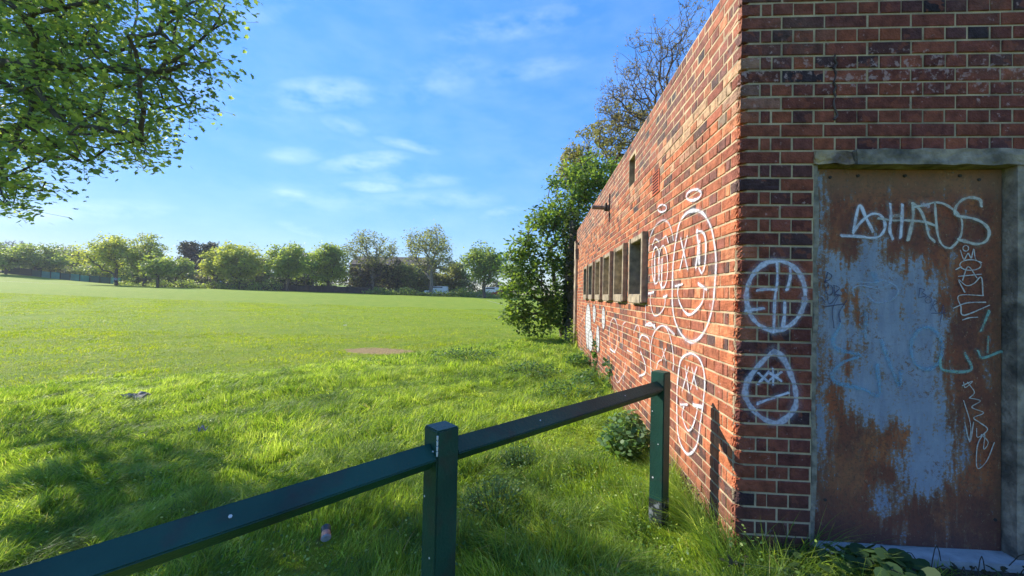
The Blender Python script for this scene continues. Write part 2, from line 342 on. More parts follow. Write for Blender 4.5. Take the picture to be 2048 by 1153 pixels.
# ---- windows: precast frames standing proud of the wall
M_ply = mat('old plywood', (.55,.45,.28), .85, noise=.3, nscale=9, bump=.3, bscale=40)
M_cast = mat('sandy precast concrete', (.30,.24,.165), .92, noise=.4, nscale=14, bump=.5, bscale=70, col2=(.22,.18,.14), c2scale=8, c2lo=.5, c2hi=.65)
M_dark = mat('dark rusty iron', (.05,.04,.035), .8, noise=.3)
M_black = mat('dark recess', (.02,.018,.016), .95)
for i, y in enumerate(WINY):
    f = MB(); xa, xb = X0 - .056, X0 + .14; t = .055
    f.box((xa, y, WZ0), (xb, y + t, WZ1)); f.box((xa, y + WW - t, WZ0), (xb, y + WW, WZ1))
    f.box((xa + .012, y + t, WZ1 - .06), (xb, y + WW - t, WZ1 - .002))
    fr = f.build('window', M_cast, building, bevel=.005)
    f = MB(); f.box((xa - .004, y + t + .002, WZ0 - .012), (xb, y + WW - t - .002, WZ0 + .085)); f.build('sill', M_cast, fr, bevel=.006)
    b = MB()
    if i in (1, 2, 3):
        b.box((X0 + .09, y + t, WZ0 + .085), (X0 + .105, y + WW - t, WZ1 - .06)); b.build('board', M_ply, fr)
    else:
        b.box((X0 + .16, y + t, WZ0 + .085), (X0 + .175, y + WW - t, WZ1 - .06)); b.build('board', M_black if i else mat('dark board', (.03,.025,.02), .9, noise=.5, nscale=12), fr)  # unboarded windows: sheet painted near-black as the shade of the interior
        b = MB()
        for q in (.33, .52, .72):
            b.tube((X0 + .08, y + WW * q, WZ0 + .08), (X0 + .08, y + WW * q, WZ1 - .05), .009)
        if i == 0: b.box((X0 + .10, y + .30, WZ0 + .08), (X0 + .13, y + .38, WZ1 - .06))
        b.build('bars', M_dark, fr)
m = MB(); m.box((X0 + .13, slot[0] - .02, slot[2]), (X0 + .15, slot[1] + .02, slot[3])); m.build('broken_opening', M_black, building)
# air brick
m = MB(); ay, az = 3.74, 2.43
m.box((X0 - .006, ay, az), (X0 + .004, ay + .215, az + .215))
mm = MB(); mm.v, mm.f, mm.c = list(m.v), list(m.f), list(m.c)
vent = m.build('air_brick', mat('terracotta', (.42,.10,.05), .85, noise=.2), building, bevel=.002)
m = MB()
for a in range(6):
    for b_ in range(7):
        yy = ay + .02 + a * .031; zz = az + .018 + b_ * .028; m.box((X0 - .009, yy, zz), (X0 - .0065, yy + .020, zz + .015))
m.build('vent_holes', M_black, vent)
# spout and bracket high on the side wall
m = MB(); m.tube((X0 + .01, 6.38, 2.85), (X0 - .27, 6.36, 2.86), .033, .030, 12); m.tube((X0 + .01, 6.38, 2.85), (X0 - .075, 6.38, 2.85), .052, .050, 12)
sp = m.build('spout', mat('weathered iron', (.20,.15,.11), .7, noise=.4, nscale=20), building)
m = MB(); m.box((X0 - .012, 6.30, 2.62), (X0 + .005, 6.33, 3.06)); m.tube((X0 - .05, 6.34, 2.80), (X0 - .05, 6.34, 2.92), .018); m.build('bracket', M_dark, sp)
# two small rusty hooks further along and the pale pier at the far end
m = MB(); m.box((X0 - .06, 11.33, 0), (X0 - .001, 11.62, 3.02)); m.box((X0 - .06, 11.18, 0), (X0 - .001, 11.325, 2.6))
m.build('end_pier', mat('pale render', (.42,.34,.24), .9, noise=.25, nscale=5, col2=(.14,.09,.07), c2scale=3, c2lo=.5, c2hi=.56), building, bevel=.01)
m = MB(); m.box((X0 - .03, 10.9, 2.86), (X0 + .01, 11.1, 2.90)); m.box((X0 - .03, 11.0, 2.45), (X0 + .01, 11.05, 2.75)); m.build('iron_cramp', M_dark, building)

# ---- doorway
PX = lambda px, py, plane, v: None
def on_front(px, py, d=0.0):
    r = ray(px, py); t = (Y0 - d) / r[1]; return r * t + np.array([0, 0, EYE])
def on_side(px, py, d=0.0):
    r = ray(px, py); t = (X0 - d) / r[0]; return r * t + np.array([0, 0, EYE])
m = MB(); m.box((1.70, Y0 - .03, DZ1), (BX1 - 2.0, Y0 + .20, DZ1 + .082)); lin = m.build('lintel', M_conc, building, sub=24, noise=.007)
m = MB(); m.box((DX0 - .03, Y0 - .012, DZ1 + .004), (1.69, Y0 + .20, DZ1 + .078)); m.build('broken_lintel_end', mat('broken stone', (.36,.26,.15), .95, noise=.4, nscale=14, bump=.8, bscale=50, col2=(.14,.10,.08), c2scale=9), building, sub=9, noise=.014)
m = MB(); m.box((DX1 + .012, Y0 - .022, -.02), (DX1 + .165, Y0 + .20, DZ1 - .002)); jb = m.build('door_jamb', M_conc, building, sub=10, noise=.003)
m = MB(); m.box((DX1 + .095, Y0 - .042, -.02), (DX1 + .163, Y0 - .024, DZ1 - .002)); m.build('render_strip', mat('pale cement', (.36,.35,.32), .9, noise=.15), jb, sub=5, noise=.002)
m = MB(); m.box((DX0 - .030, Y0 + .006, -.02), (DX0 - .006, Y0 + .19, DZ1 + .002)); m.build('cement_edge', mat('grey cement', (.26,.215,.16), .95, noise=.45, nscale=22, bump=.9), building, sub=20, noise=.011)
m = MB(); m.box((DX0 - .02, Y0 - .07, -.1), (DX1 + .18, Y0 + .20, DZ0 - .012)); m.build('doorstep', mat('pale concrete', (.40,.39,.37), .9, noise=.2, nscale=14, bump=.4), building, sub=10, noise=.005)

nx, nz_ = 130, 280; DY = Y0 + .045
gx, gz = np.meshgrid(np.linspace(DX0 - .012, DX1 + .004, nx), np.linspace(DZ0 - .01, DZ1 - .004, nz_), indexing='ij')
# paint map: signed distance to the paint that is left, in metres
def poly_sd(P, poly):
    poly = np.array(poly); n = len(poly); d = np.full(len(P), 1e9); inside = np.zeros(len(P), bool)
    for i in range(n):
        a, b = poly[i], poly[(i + 1) % n]; ab = b - a; t = np.clip(((P - a) @ ab) / (ab @ ab), 0, 1)
        d = np.minimum(d, np.linalg.norm(P - a - t[:, None] * ab, axis=1))
        c = ((a[1] > P[:, 1]) != (b[1] > P[:, 1])) & (P[:, 0] < (b[0] - a[0]) * (P[:, 1] - a[1]) / (b[1] - a[1] + 1e-12) + a[0]); inside ^= c
    return np.where(inside, d, -d)
pw = lambda L: [tuple(on_front(x, y, -.045)[[0, 2]]) for x, y in L]
P = np.stack([gx.ravel(), gz.ravel()], 1)
polys = [[(1640,540),(1668,510),(1690,520),(1715,497),(1745,490),(1765,480),(1780,520),(1800,530),(1815,510),(1845,520),(1855,560),(1870,545),(1885,570),(1895,640),(1885,720),(1890,790),(1895,820),(1915,870),(1912,920),(1895,965),(1860,998),(1820,985),(1797,930),(1812,890),(1826,862),(1790,843),(1745,852),(1715,845),(1700,815),(1690,780),(1665,750),(1648,700),(1640,620)],
         [(1632,470),(1656,500),(1652,720),(1646,900),(1630,1000)], [(1745,985),(1775,978),(1780,1010),(1750,1015)], [(1636,350),(1646,350),(1644,520),(1634,520)]]
S = np.max([poly_sd(P, pw(L)) for L in polys], axis=0)
holes_ = [[(1690,590),(1720,580),(1735,640),(1700,660)],[(1683,690),(1705,690),(1700,740),(1682,735)]]
for L in holes_: S = np.minimum(S, np.maximum(-poly_sd(P, pw(L)), -.03) + .0)
mk = np.clip(S * 6 + .5, 0, 1)
dk = np.clip((gz.ravel() - .15) / .42, 0, 1); rt = np.clip((gx.ravel() - 2.10) / .3, 0, 1)
bul = .004 * np.sin(gz.ravel() * 2.2) * np.sin((gx.ravel() - DX0) * 3.4)
Vd = np.stack([gx.ravel(), DY - bul, gz.ravel()], 1)
ii = (np.arange(nx - 1)[:, None] * nz_ + np.arange(nz_ - 1)[None]).ravel()
Fd = np.stack([ii, ii + nz_, ii + nz_ + 1, ii + 1], 1)
m = bpy.data.materials.new('rusty painted steel'); m.use_nodes = True; nt = m.node_tree; p = nt.nodes['Principled BSDF']
at_ = N(nt, 'ShaderNodeAttribute', attribute_name='Col'); sp_ = N(nt, 'ShaderNodeSeparateXYZ'); nt.links.new(at_.outputs['Vector'], sp_.inputs[0])
tcd = N(nt, 'ShaderNodeTexCoord')
def noi(s, det=8, ro=.6, vec=None, scl=None):
    n = N(nt, 'ShaderNodeTexNoise'); n.inputs['Scale'].default_value = s; n.inputs['Detail'].default_value = det; n.inputs['Roughness'].default_value = ro
    if scl: mp_ = N(nt, 'ShaderNodeMapping'); mp_.inputs['Scale'].default_value = scl; nt.links.new(tcd.outputs['Object'], mp_.inputs[0]); nt.links.new(mp_.outputs[0], n.inputs['Vector'])
    else: nt.links.new(tcd.outputs['Object'], n.inputs['Vector'])
    return n.outputs['Fac']
def rng_(v, a, b, c=0, d=1):
    r = N(nt, 'ShaderNodeMapRange'); nt.links.new(v, r.inputs[0]); r.inputs[1].default_value = a; r.inputs[2].default_value = b; r.inputs[3].default_value = c; r.inputs[4].default_value = d; return r.outputs[0]
def mixc(f, a, b):
    x = N(nt, 'ShaderNodeMix', data_type='RGBA'); nt.links.new(f, x.inputs[0])
    for i_, v in ((6, a), (7, b)):
        if isinstance(v, tuple): x.inputs[i_].default_value = (*v, 1)
        else: nt.links.new(v, x.inputs[i_])
    return x.outputs[2]
fine = noi(70, 9, .7); mid = noi(11, 8, .65, scl=(1, 1, .55)); big = noi(2.6, 5); streak = noi(30, 6, .6, scl=(1, 1, .12))
edge = mth(nt, 'ADD', sp_.outputs['X'], mth(nt, 'ADD', mth(nt, 'MULTIPLY', mth(nt, 'SUBTRACT', mid, .5), 1.5), mth(nt, 'MULTIPLY', mth(nt, 'SUBTRACT', fine, .5), 2.3)))
edge = mth(nt, 'ADD', edge, mth(nt, 'MULTIPLY', mth(nt, 'SUBTRACT', streak, .5), 1.9))
rust = mixc(rng_(big, .38, .62), (.35,.095,.036), (.15,.052,.034)); rust = mixc(rng_(mid, .5, .75), rust, (.50,.17,.055)); rust = mixc(rng_(fine, .50, .66, 0, .85), rust, (.05,.028,.024))
rust = mixc(mth(nt, 'MULTIPLY', sp_.outputs['Y'], .75), rust, (.11,.052,.042))
rust = mixc(mth(nt, 'MULTIPLY', sp_.outputs['Z'], .7), rust, (.24,.15,.085))
blue = mixc(rng_(mid, .35, .7), (.24,.27,.33), (.33,.355,.41)); blue = mixc(rng_(streak, .5, .75, 0, .6), blue, (.17,.18,.24))
halo = rng_(edge, .18, .45); tan = mixc(rng_(fine, .4, .6), (.33,.25,.16), (.15,.07,.035))
c = mixc(mth(nt, 'MULTIPLY', halo, .8), rust, tan); c = mixc(rng_(edge, .46, .72), c, blue)
c = mixc(mth(nt, 'MULTIPLY', rng_(noi(55, 7, .8, scl=(1, 1, .6)), .60, .66), mth(nt, 'SUBTRACT', 1, rng_(edge, .3, .55))), c, (.36,.24,.14))
pit = rng_(noi(45, 8, .8), .53, .58); pit2 = mth(nt, 'MULTIPLY', pit, rng_(noi(5, 4), .46, .58))
c = mixc(mth(nt, 'MULTIPLY', pit2, .85), c, (.20,.10,.05))
nt.links.new(c, p.inputs['Base Color']); p.inputs['Roughness'].default_value = .75; p.inputs['Specular IOR Level'].default_value = .3
bmp = N(nt, 'ShaderNodeBump'); bmp.inputs['Strength'].default_value = .5; bmp.inputs['Distance'].default_value = .004
nt.links.new(mth(nt, 'ADD', edge, fine), bmp.inputs['Height']); nt.links.new(bmp.outputs[0], p.inputs['Normal'])
zz = gz.ravel(); xx = gx.ravel()
darkm = np.clip(1 - dk, 0, 1) * .9 + .55 * np.clip(rt * (1 - np.abs(zz - 1.1) / 1.2), 0, 1) + .6 * np.exp(-((zz - 1.83) / .16) ** 2) * np.exp(-((xx - 1.95) / .36) ** 4)
tanm = np.clip((zz - 1.98) / .12, 0, 1) * .8 + .5 * np.exp(-((xx - DX1) / .035) ** 2) * (zz > .3) + .35 * np.exp(-((zz - .5) / .15) ** 2) * (xx < 1.8)
cold = np.stack([mk, np.clip(darkm, 0, 1), np.clip(tanm, 0, 1)], 1)
door = mesh_np('door', Vd, Fd, 4, m, building, cold, smooth=True)
m = MB(); m.box((DX0 + .004, DY + .01, DZ0 - .015), (DX1 + .006, DY + .03, DZ1)); m.build('door_back', M_black, building)
m = MB()
for (bx, by) in [(1660,355),(1716,352),(1810,352),(1920,352),(1958,360),(1650,1000),(1990,1040)]:
    m = MB(); q = on_front(bx, by, -.045); m.tube((q[0], DY - .004, q[2]), (q[0], DY + .008, q[2]), .008, .010, 8); m.build('rivet', M_dark, door)
for nm, (cx_, cy_, h_) in {'crack': (1672, 175, 130)}.items():
    m = MB(); pts = [on_front(cx_ + random.uniform(-5, 5), cy_ - h_ / 2 + h_ * i / 14, .003) for i in range(15)]
    for a, b in zip(pts, pts[1:]): m.tube(a, b, random.uniform(.003, .008), random.uniform(.003, .008), 5)
    m.build('rust_runnel', mat('rusty crack', (.10,.07,.06), .95, noise=.4), wall)

# ---- spray paint
def paint_mat(name, soft=.42, rough=.6, joints=False):
    m = bpy.data.materials.new(name); m.use_nodes = True; nt = m.node_tree; p = nt.nodes['Principled BSDF']; out = nt.nodes['Material Output']
    a = N(nt, 'ShaderNodeAttribute', attribute_name='Col'); nt.links.new(a.outputs['Color'], p.inputs['Base Color']); p.inputs['Roughness'].default_value = rough
    uv = N(nt, 'ShaderNodeUVMap', uv_map='UVMap'); s = N(nt, 'ShaderNodeSeparateXYZ'); nt.links.new(uv.outputs[0], s.inputs[0])
    tcn = N(nt, 'ShaderNodeTexCoord'); n = N(nt, 'ShaderNodeTexNoise'); n.inputs['Scale'].default_value = 60; n.inputs['Detail'].default_value = 6; nt.links.new(tcn.outputs['Object'], n.inputs['Vector'])
    n2 = N(nt, 'ShaderNodeTexNoise'); n2.inputs['Scale'].default_value = 9; n2.inputs['Detail'].default_value = 3; nt.links.new(tcn.outputs['Object'], n2.inputs['Vector'])
    e = mth(nt, 'ABSOLUTE', s.outputs['X'])
    r = N(nt, 'ShaderNodeMapRange', interpolation_type='SMOOTHSTEP'); nt.links.new(e, r.inputs[0]); r.inputs[1].default_value = soft; r.inputs[2].default_value = 1; r.inputs[3].default_value = 1; r.inputs[4].default_value = 0
    w = N(nt, 'ShaderNodeMapRange'); nt.links.new(mth(nt, 'ADD', mth(nt, 'MULTIPLY', n.outputs['Fac'], .6), mth(nt, 'MULTIPLY', n2.outputs['Fac'], .4)), w.inputs[0]); w.inputs[1].default_value = .40; w.inputs[2].default_value = .56; w.inputs[3].default_value = .55
    al = mth(nt, 'MULTIPLY', mth(nt, 'MULTIPLY', r.outputs[0], w.outputs[0]), s.outputs['Y'], True)
    if joints:
        sz = N(nt, 'ShaderNodeSeparateXYZ'); nt.links.new(tcn.outputs['Object'], sz.inputs[0]); fr_ = mth(nt, 'FRACT', mth(nt, 'DIVIDE', mth(nt, 'SUBTRACT', sz.outputs['Z'], ZB - .001), CH))
        al = mth(nt, 'MULTIPLY', al, mth(nt, 'SUBTRACT', 1, mth(nt, 'MULTIPLY', mth(nt, 'GREATER_THAN', fr_, .845), .5)))
    t = N(nt, 'ShaderNodeBsdfTransparent'); mx = N(nt, 'ShaderNodeMixShader'); nt.links.new(al, mx.inputs[0]); nt.links.new(t.outputs[0], mx.inputs[1]); nt.links.new(p.outputs[0], mx.inputs[2]); nt.links.new(mx.outputs[0], out.inputs['Surface'])
    return m
M_spray = paint_mat('spray paint', joints=True); M_dspray = paint_mat('spray paint on steel'); M_marker = paint_mat('marker ink', .7)
def catmull(p, n):
    p = np.array(p, float)
    if len(p) == 2: return np.linspace(p[0], p[1], n)
    closed = np.allclose(p[0], p[-1])
    q = np.vstack([p[-2] if closed else 2 * p[0] - p[1], p, p[1] if closed else 2 * p[-1] - p[-2]]); out = []
    for i in range(1, len(q) - 2):
        for t in np.linspace(0, 1, n, endpoint=False):
            out.append(.5 * ((2 * q[i]) + (-q[i-1] + q[i+1]) * t + (2*q[i-1] - 5*q[i] + 4*q[i+1] - q[i+2]) * t**2 + (-q[i-1] + 3*q[i] - 3*q[i+1] + q[i+2]) * t**3))
    out.append(q[-2]); return np.array(out)
def E(cx, cy, rx, ry, n=14, rot=0): return [(cx + rx * math.cos(a) * math.cos(rot) - ry * math.sin(a) * math.sin(rot), cy + rx * math.cos(a) * math.sin(rot) + ry * math.sin(a) * math.cos(rot)) for a in np.linspace(0, 2 * math.pi, n)]
def graffiti(name, onf, ax, o, s, strokes, parent, mt=None, base=.004, col=(.72,.72,.78)):
    """strokes: (points in an enlarged view, width, [opacity], [colour]); width < 0 fills the outline"""
    V, F, U, Cc = [], [], [], []; lay = 0
    if mt is None and len(col) == 3: strokes = [(q[0], q[1] * 2.2, .13 * (q[2] if len(q) > 2 and q[2] else 1), *q[3:]) for q in strokes if q[1] > 0] + list(strokes)
    for st in strokes:
        pts, w = st[0], st[1]; op = .86 * (st[2] if len(st) > 2 and st[2] is not None else 1); cc = st[3] if len(st) > 3 else col
        pc = catmull(pts, 8); d = base + lay * .00025; lay += 1
        Wd = np.array([onf(o[0] + x / s, o[1] + y / s, d) for x, y in pc])
        P2 = Wd[:, ax]
        b = len(V)
        if w < 0:
            c0 = P2.mean(0); V.append(c0); U.append((0, op)); Cc.append((*cc, d))
            for q in P2: V.append(q); U.append((1, op)); Cc.append((*cc, d))
            for q in P2: V.append(c0 + (q - c0) * .8); U.append((.3, op)); Cc.append((*cc, d))
            n = len(P2)
            for i in range(n - 1):
                F.append((b + 1 + i, b + 2 + i, b + 2 + n + i, b + 1 + n + i)); F.append((b, b + 1 + n + i, b + 2 + n + i))
            continue
        hw = w / 2 / s * (1.25 if ax[0] == 1 else 1.05)          # half width in photo pixels
        keep = np.r_[True, np.linalg.norm(np.diff(P2, axis=0), axis=1) > 1e-4]; P2 = P2[keep]; pcx = pc[keep]
        k = np.array([np.linalg.norm(onf(o[0] + x / s + .5, o[1] + y / s, d)[ax] - onf(o[0] + x / s - .5, o[1] + y / s, d)[ax]) for x, y in pcx]) if ax[0] == 0 else \
            np.array([np.linalg.norm(onf(o[0] + x / s, o[1] + y / s + .5, d)[ax] - onf(o[0] + x / s, o[1] + y / s - .5, d)[ax]) * 1.15 for x, y in pcx])
        tg = np.gradient(P2, axis=0); tg /= np.linalg.norm(tg, axis=1)[:, None] + 1e-9; nm = np.stack([-tg[:, 1], tg[:, 0]], 1)
        h = (hw * k * (1 + .13 * np.sin(np.arange(len(P2)) * .7 + lay) + .16 * np.sin(np.arange(len(P2)) * .19 + lay * 2)))[:, None]
        ext = np.array([P2[0] - tg[0] * h[0] * .9, P2[-1] + tg[-1] * h[-1] * .9])
        rowsP = [(ext[0], nm[0], h[0] * .35)] + [(P2[i], nm[i], h[i]) for i in range(len(P2))] + [(ext[1], nm[-1], h[-1] * .35)]
        for j, (q, n_, hh) in enumerate(rowsP):
            endv = j in (0, len(rowsP) - 1)
            for v in (-1, -.5, .5, 1): V.append(q + n_ * hh * v); U.append((1 if endv else v, op)); Cc.append((*cc, d))
        for j in range(len(rowsP) - 1):
            for v in range(3): a = b + j * 4 + v; F.append((a, a + 1, a + 5, a + 4))
    if ax[0] == 0: VV = [(v[0], (Y0 + (.045 if base < 0 else 0)) - abs(c[3]) if base >= 0 else DY - .006 - (c[3] - base), v[1]) for v, c in zip(V, Cc)]
    else: VV = [(X0 - c[3], v[0], v[1]) for v, c in zip(V, Cc)]
    me = bpy.data.meshes.new(name); me.from_pydata(VV, [], F); uvl = me.uv_layers.new(name='UVMap')
    li = np.zeros(len(me.loops), dtype=np.int32); me.loops.foreach_get('vertex_index', li); uvl.data.foreach_set('uv', np.array(U, dtype=np.float32)[li].ravel())
    a = me.color_attributes.new('Col', 'FLOAT_COLOR', 'POINT'); a.data.foreach_set('color', np.array([(*c[:3], 1) for c in Cc], dtype=np.float32).ravel())
    ob = link(name, me, mt or (M_dspray if base < 0 else M_spray), parent); return ob
FR, SD = [0, 2], [1, 2]
WHT = (.74,.75,.80); CRM = (.62,.60,.50)
d1, s1 = (1620, 360), 3.39; d2, s2 = (1620, 700), 2.544; z2, sz2 = (1400, 480), 1.713
def fix(name, o, s, st, parent, mt=None, col=WHT): return graffiti(name, lambda x, y, d: on_front(x, y, -.04), FR, o, s, st, parent, mt, -1.0, col)
fix('spray_tag', d1, s1, [([(288,362),(330,178),(378,265),(422,350)],26),([(290,352),(340,290),(400,240),(450,232),(492,262),(505,320),(480,372),(430,395),(330,385),(212,380)],24),
  ([(460,262),(560,276),(640,276),(760,285),(848,312)],22,.9,CRM),([(540,165),(544,250),(536,340),(556,402)],24),([(622,170),(618,280),(608,392)],26),([(560,245),(612,245)],30,.6,CRM),
  ([(690,160),(692,260),(660,408)],30,.95,CRM),([(690,160),(742,210),(780,300),(800,380),(838,420)],24,.9,CRM),([(700,185),(780,172),(840,155),(900,165),(960,200),(1010,250),(1025,310),(1010,390),(960,455),(920,462),(880,430),(857,360),(846,250),(840,160)],20,.95,CRM),
  ([(760,170),(790,175)],48,.5),([(1152,180),(1145,140),(1090,122),(1030,135),(985,180),(975,225),(1010,250),(1080,260),(1150,285),(1198,330),(1205,375),(1180,420),(1120,437),(1050,420),(1000,408)],27,1,CRM)], door)
fix('thin_tag', d1, s1, [(E(1055,465,19,19),8),([(1018,478),(1042,540),(1070,500),(1092,530),(1108,470),(1122,540),(1162,562)],9),(E(1086,578,72,36),9),([(1032,682),(1070,590),(1130,665)],9),([(1004,655),(1160,640)],9),([(985,610),(1022,590)],9),
  ([(1046,762),(1005,680),(1058,718),(1110,702),(1158,662),(1170,782)],9),([(1172,785),(1008,785),(1020,860),(1042,918),(1214,850)],9),([(970,870),(1060,835),(1186,830)],9),([(1030,950),(1080,935),(1132,932)],9)], door, M_marker, (.60,.58,.54))
fix('thin_tag', d2, s2, [([(775,182),(825,160),(790,192),(780,165)],6),([(800,165),(835,215),(810,245)],6),([(812,245),(865,260),(822,292),(882,320),(832,345),(862,370),(902,405),(852,445),(846,400)],6),([(870,430),(905,470),(882,505),(886,430),(852,480),(845,580),(860,603),(900,560),(936,472)],6),
  ([(780,258),(815,380),(810,468)],6),([(785,368),(811,466),(830,368)],6)], door, M_marker, (.62,.60,.54))
INK = (.045,.04,.09)
fix('marker_tag', d1, s1, [([(120,628),(98,700)],8),([(118,628),(146,650),(128,680),(98,690),(125,705),(110,735),(96,712)],8),(E(130,748,24,34),8),([(160,715),(168,790)],8),([(160,715),(198,735),(168,770),(202,785)],8),([(112,788),(132,842),(190,780)],7),([(90,862),(226,842)],8),([(190,790),(150,880),(160,1004)],8),([(246,818),(196,900),(202,962)],9),([(78,798),(100,832)],7)], door, M_marker, INK)
fix('marker_tag', d1, s1, [([(745,735),(735,800)],6),([(745,735),(776,748),(760,765),(786,785),(735,802)],6),(E(800,815,22,22),6),([(842,820),(815,885)],6),([(842,820),(862,832),(835,855),(852,895)],6),([(820,905),(920,903)],6),([(900,850),(874,1000)],7),([(900,850),(918,940)],6)], door, M_marker, (.07,.06,.13))
LB = (.20,.42,.58); LB2 = (.38,.52,.68); TL = (.25,.52,.44)
fix('faded_blue_tag', z2, sz2, [([(482,292),(455,340),(470,375),(545,395),(490,420),(452,458),(470,490),(560,512),(612,532),(605,430)],17,.6),([(620,345),(650,430),(682,498),(686,450)],17,.6),(E(775,372,54,72),16,.55),([(820,400),(832,446),(925,446),(905,388)],12,.7,TL),([(570,250),(565,335)],10,.5),
  ([(988,245),(960,312)],13,.8,TL),([(950,380),(965,404),(1028,382)],12,.8,TL),([(985,330),(982,385)],8,.5,TL)], door, None, LB)
fix('faded_blue_tag', d1, s1, [([(320,690),(420,700),(500,682),(580,720),(592,770),(540,820),(450,832),(388,792)],12,.45),([(300,790),(292,735),(350,718),(460,735),(560,700)],12,.45),([(430,640),(450,690)],40,.4,LB),([(370,880),(360,1000),(345,1080)],22,.3,LB)], door, None, LB2)
z5, s5 = (1470, 500), 3.035
def onf(x, y, d): return on_front(x, y, d)
LV = (.74,.73,.83)
graffiti('round_head_drawing', onf, FR, z5, s5, [(E(248,278,178,212,20,.12),38,.95),([(256,80),(256,200),(242,300),(235,500)],22),([(335,112),(335,170),(316,242)],22),([(135,246),(185,240),(250,242)],20),([(62,370),(175,355)],26),([(302,315),(300,400),(288,488)],26)], wall, None, .004, LV)
graffiti('egg_head_drawing', onf, FR, z5, s5, [([(238,622),(165,680),(92,770),(62,850),(80,930),(150,1010),(240,1052),(312,1022),(366,950),(366,850),(340,760),(292,660),(238,622)],44,.8),([(142,748),(205,806)],20),([(205,740),(142,815)],20),([(230,722),(232,818)],18),([(210,790),(282,742)],20),([(212,748),(280,795)],20),([(138,932),(230,900),(322,868)],24)], wall, None, .004, LV)
ons = lambda x, y, d: on_side(x, y, d)
b1, t1 = (1280, 360), 3.39; b4, t4 = (1140, 560), 3.118
graffiti('large_face_drawing', ons, SD, b1, t1, [([(245,400),(270,290),(315,228),(370,208),(430,232),(480,320),(505,440),(515,560),(506,720),(490,870),(450,1000),(400,1075),(345,1100),(290,1062),(240,965),(220,850),(220,700),(226,550),(245,400)],20,.9),
  ([(320,382),(270,610)],16,.9),([(276,400),(322,605)],16,.9),([(385,350),(395,460),(378,590)],26),([(385,345),(430,362),(446,430),(440,570),(420,632),(400,600)],17),([(402,420),(400,560)],26,.9),([(260,715),(256,780),(280,860),(330,915),(385,880),(425,820),(436,730)],15),([(238,722),(288,708)],14),([(395,705),(452,745)],18),(E(364,103,52,34,14,-.35),15)], wall)
graffiti('small_face_drawing', ons, SD, b1, t1, [([(60,480),(66,400),(100,320),(150,275),(190,290),(215,350),(226,410)],13,.5),([(85,440),(102,402),(128,418)],11,.8),([(152,400),(178,385),(192,425)],11,.8),(E(108,580,27,124),10),(E(156,590,32,142),11),([(100,520),(100,700)],22),([(150,540),(145,740)],18,.9),([(75,765),(70,830),(92,915),(132,910),(165,860),(172,790)],9),([(58,772),(92,762)],16),([(158,795),(182,788)],14),(E(150,194,30,24,12,-.3),10),([(38,850),(40,970),(70,990),(100,985)],9,.9)], wall)
graffiti('smiling_face_drawing', ons, SD, b4, t4, [([(742,460),(692,500),(674,600),(666,750),(672,950),(702,1050),(742,1088),(790,1030),(812,900),(832,750),(840,620),(820,520),(782,470),(742,460)],15),([(718,540),(742,705)],12,.8),([(740,545),(700,690)],12,.8),([(760,550),(792,680)],12,.8),([(790,545),(752,680)],12,.8),([(710,790),(700,850),(732,936),(762,920),(790,830),(792,790)],11),([(688,778),(732,778)],14),([(768,780),(818,792)],18)], wall)
graffiti('arched_outlines', ons, SD, b4, t4, [([(508,620),(502,450),(520,340),(562,290),(600,300),(630,380),(646,500),(642,560)],11,.8),([(575,428),(597,505)],8,.9),([(596,430),(578,482)],8,.9),([(540,552),(550,512),(572,498)],9,.8),([(430,602),(468,580),(466,520),(440,450)],12,.9),([(430,380),(450,345),(492,370),(500,440)],11,.9),(E(272,345,27,105),7,.8),([(248,430),(282,455)],9),([(325,420),(328,290),(348,262)],7,.8),([(398,330),(412,288),(432,300),(436,420)],8,.7),([(470,285),(500,270),(530,300)],14,.8),([(600,290),(650,340)],14,.7),([(356,440),(386,458)],9,.7),([(240,500),(246,540)],10,.7),([(280,600),(300,640),(350,560)],8,.5),([(345,520),(330,640)],12,.35),([(384,380),(392,520)],10,.4)], wall)
BLOB = (.62,.62,.62)
graffiti('white_figure_drawing', ons, SD, b4, t4, [(E(113,290,21,158),-1,1,(.05,.045,.05)),(E(113,290,17,150),-1,1,BLOB),(E(128,380,17,76),-1,1,(.05,.045,.05)),(E(128,380,14,70),-1,1,BLOB),(E(151,212,12,64),-1,1,(.05,.045,.05)),(E(151,212,9,58),-1,1,BLOB),(E(208,240,13,82),-1,1,(.05,.045,.05)),(E(208,240,10,74),-1,1,BLOB),(E(173,370,13,95),-1,1,(.05,.045,.05)),(E(173,370,10,88),-1,1,BLOB),([(206,180),(212,230)],4,1,(.05,.045,.05)),([(148,180),(153,220)],4,1,(.05,.045,.05)),([(70,330),(62,420),(80,440)],5,.6),([(88,230),(70,260)],5,.6)], wall)
# ---------------------------------------------------------------- green fence
P1 = Vector((-.336, 1.44, 0)); P2 = Vector((.808, 2.655, 0)); dv_ = (P2 - P1).normalized(); P3 = P1 - (P2 - P1)
fence = tag(empty('post_and_rail_fence', P1), 'dark green painted low fence of square posts and a diamond-set rail in the grass', 'fence')
M_green = mat('dark green paint', (.012,.057,.037), .5, noise=.3, nscale=5, bump=.25, bscale=90, spec=.35, col2=(.035,.035,.026), c2scale=9, c2lo=.55, c2hi=.75)
M_chip = mat('bare chipped spot', (.62,.62,.58), .7)
ang = math.atan2(dv_.y, dv_.x)
posts = []
for P in (P1, P2, P3):
    m = MB(); Mx = Matrix.Translation((P.x, P.y, 0)) @ Matrix.Rotation(ang, 4, 'Z'); h = .0455
    m.box((-h, -h, -.35), (h, h, .970 + (0 if P is P1 else .004)), M=Mx); posts.append(m.build('post', M_green, fence, bevel=.005))
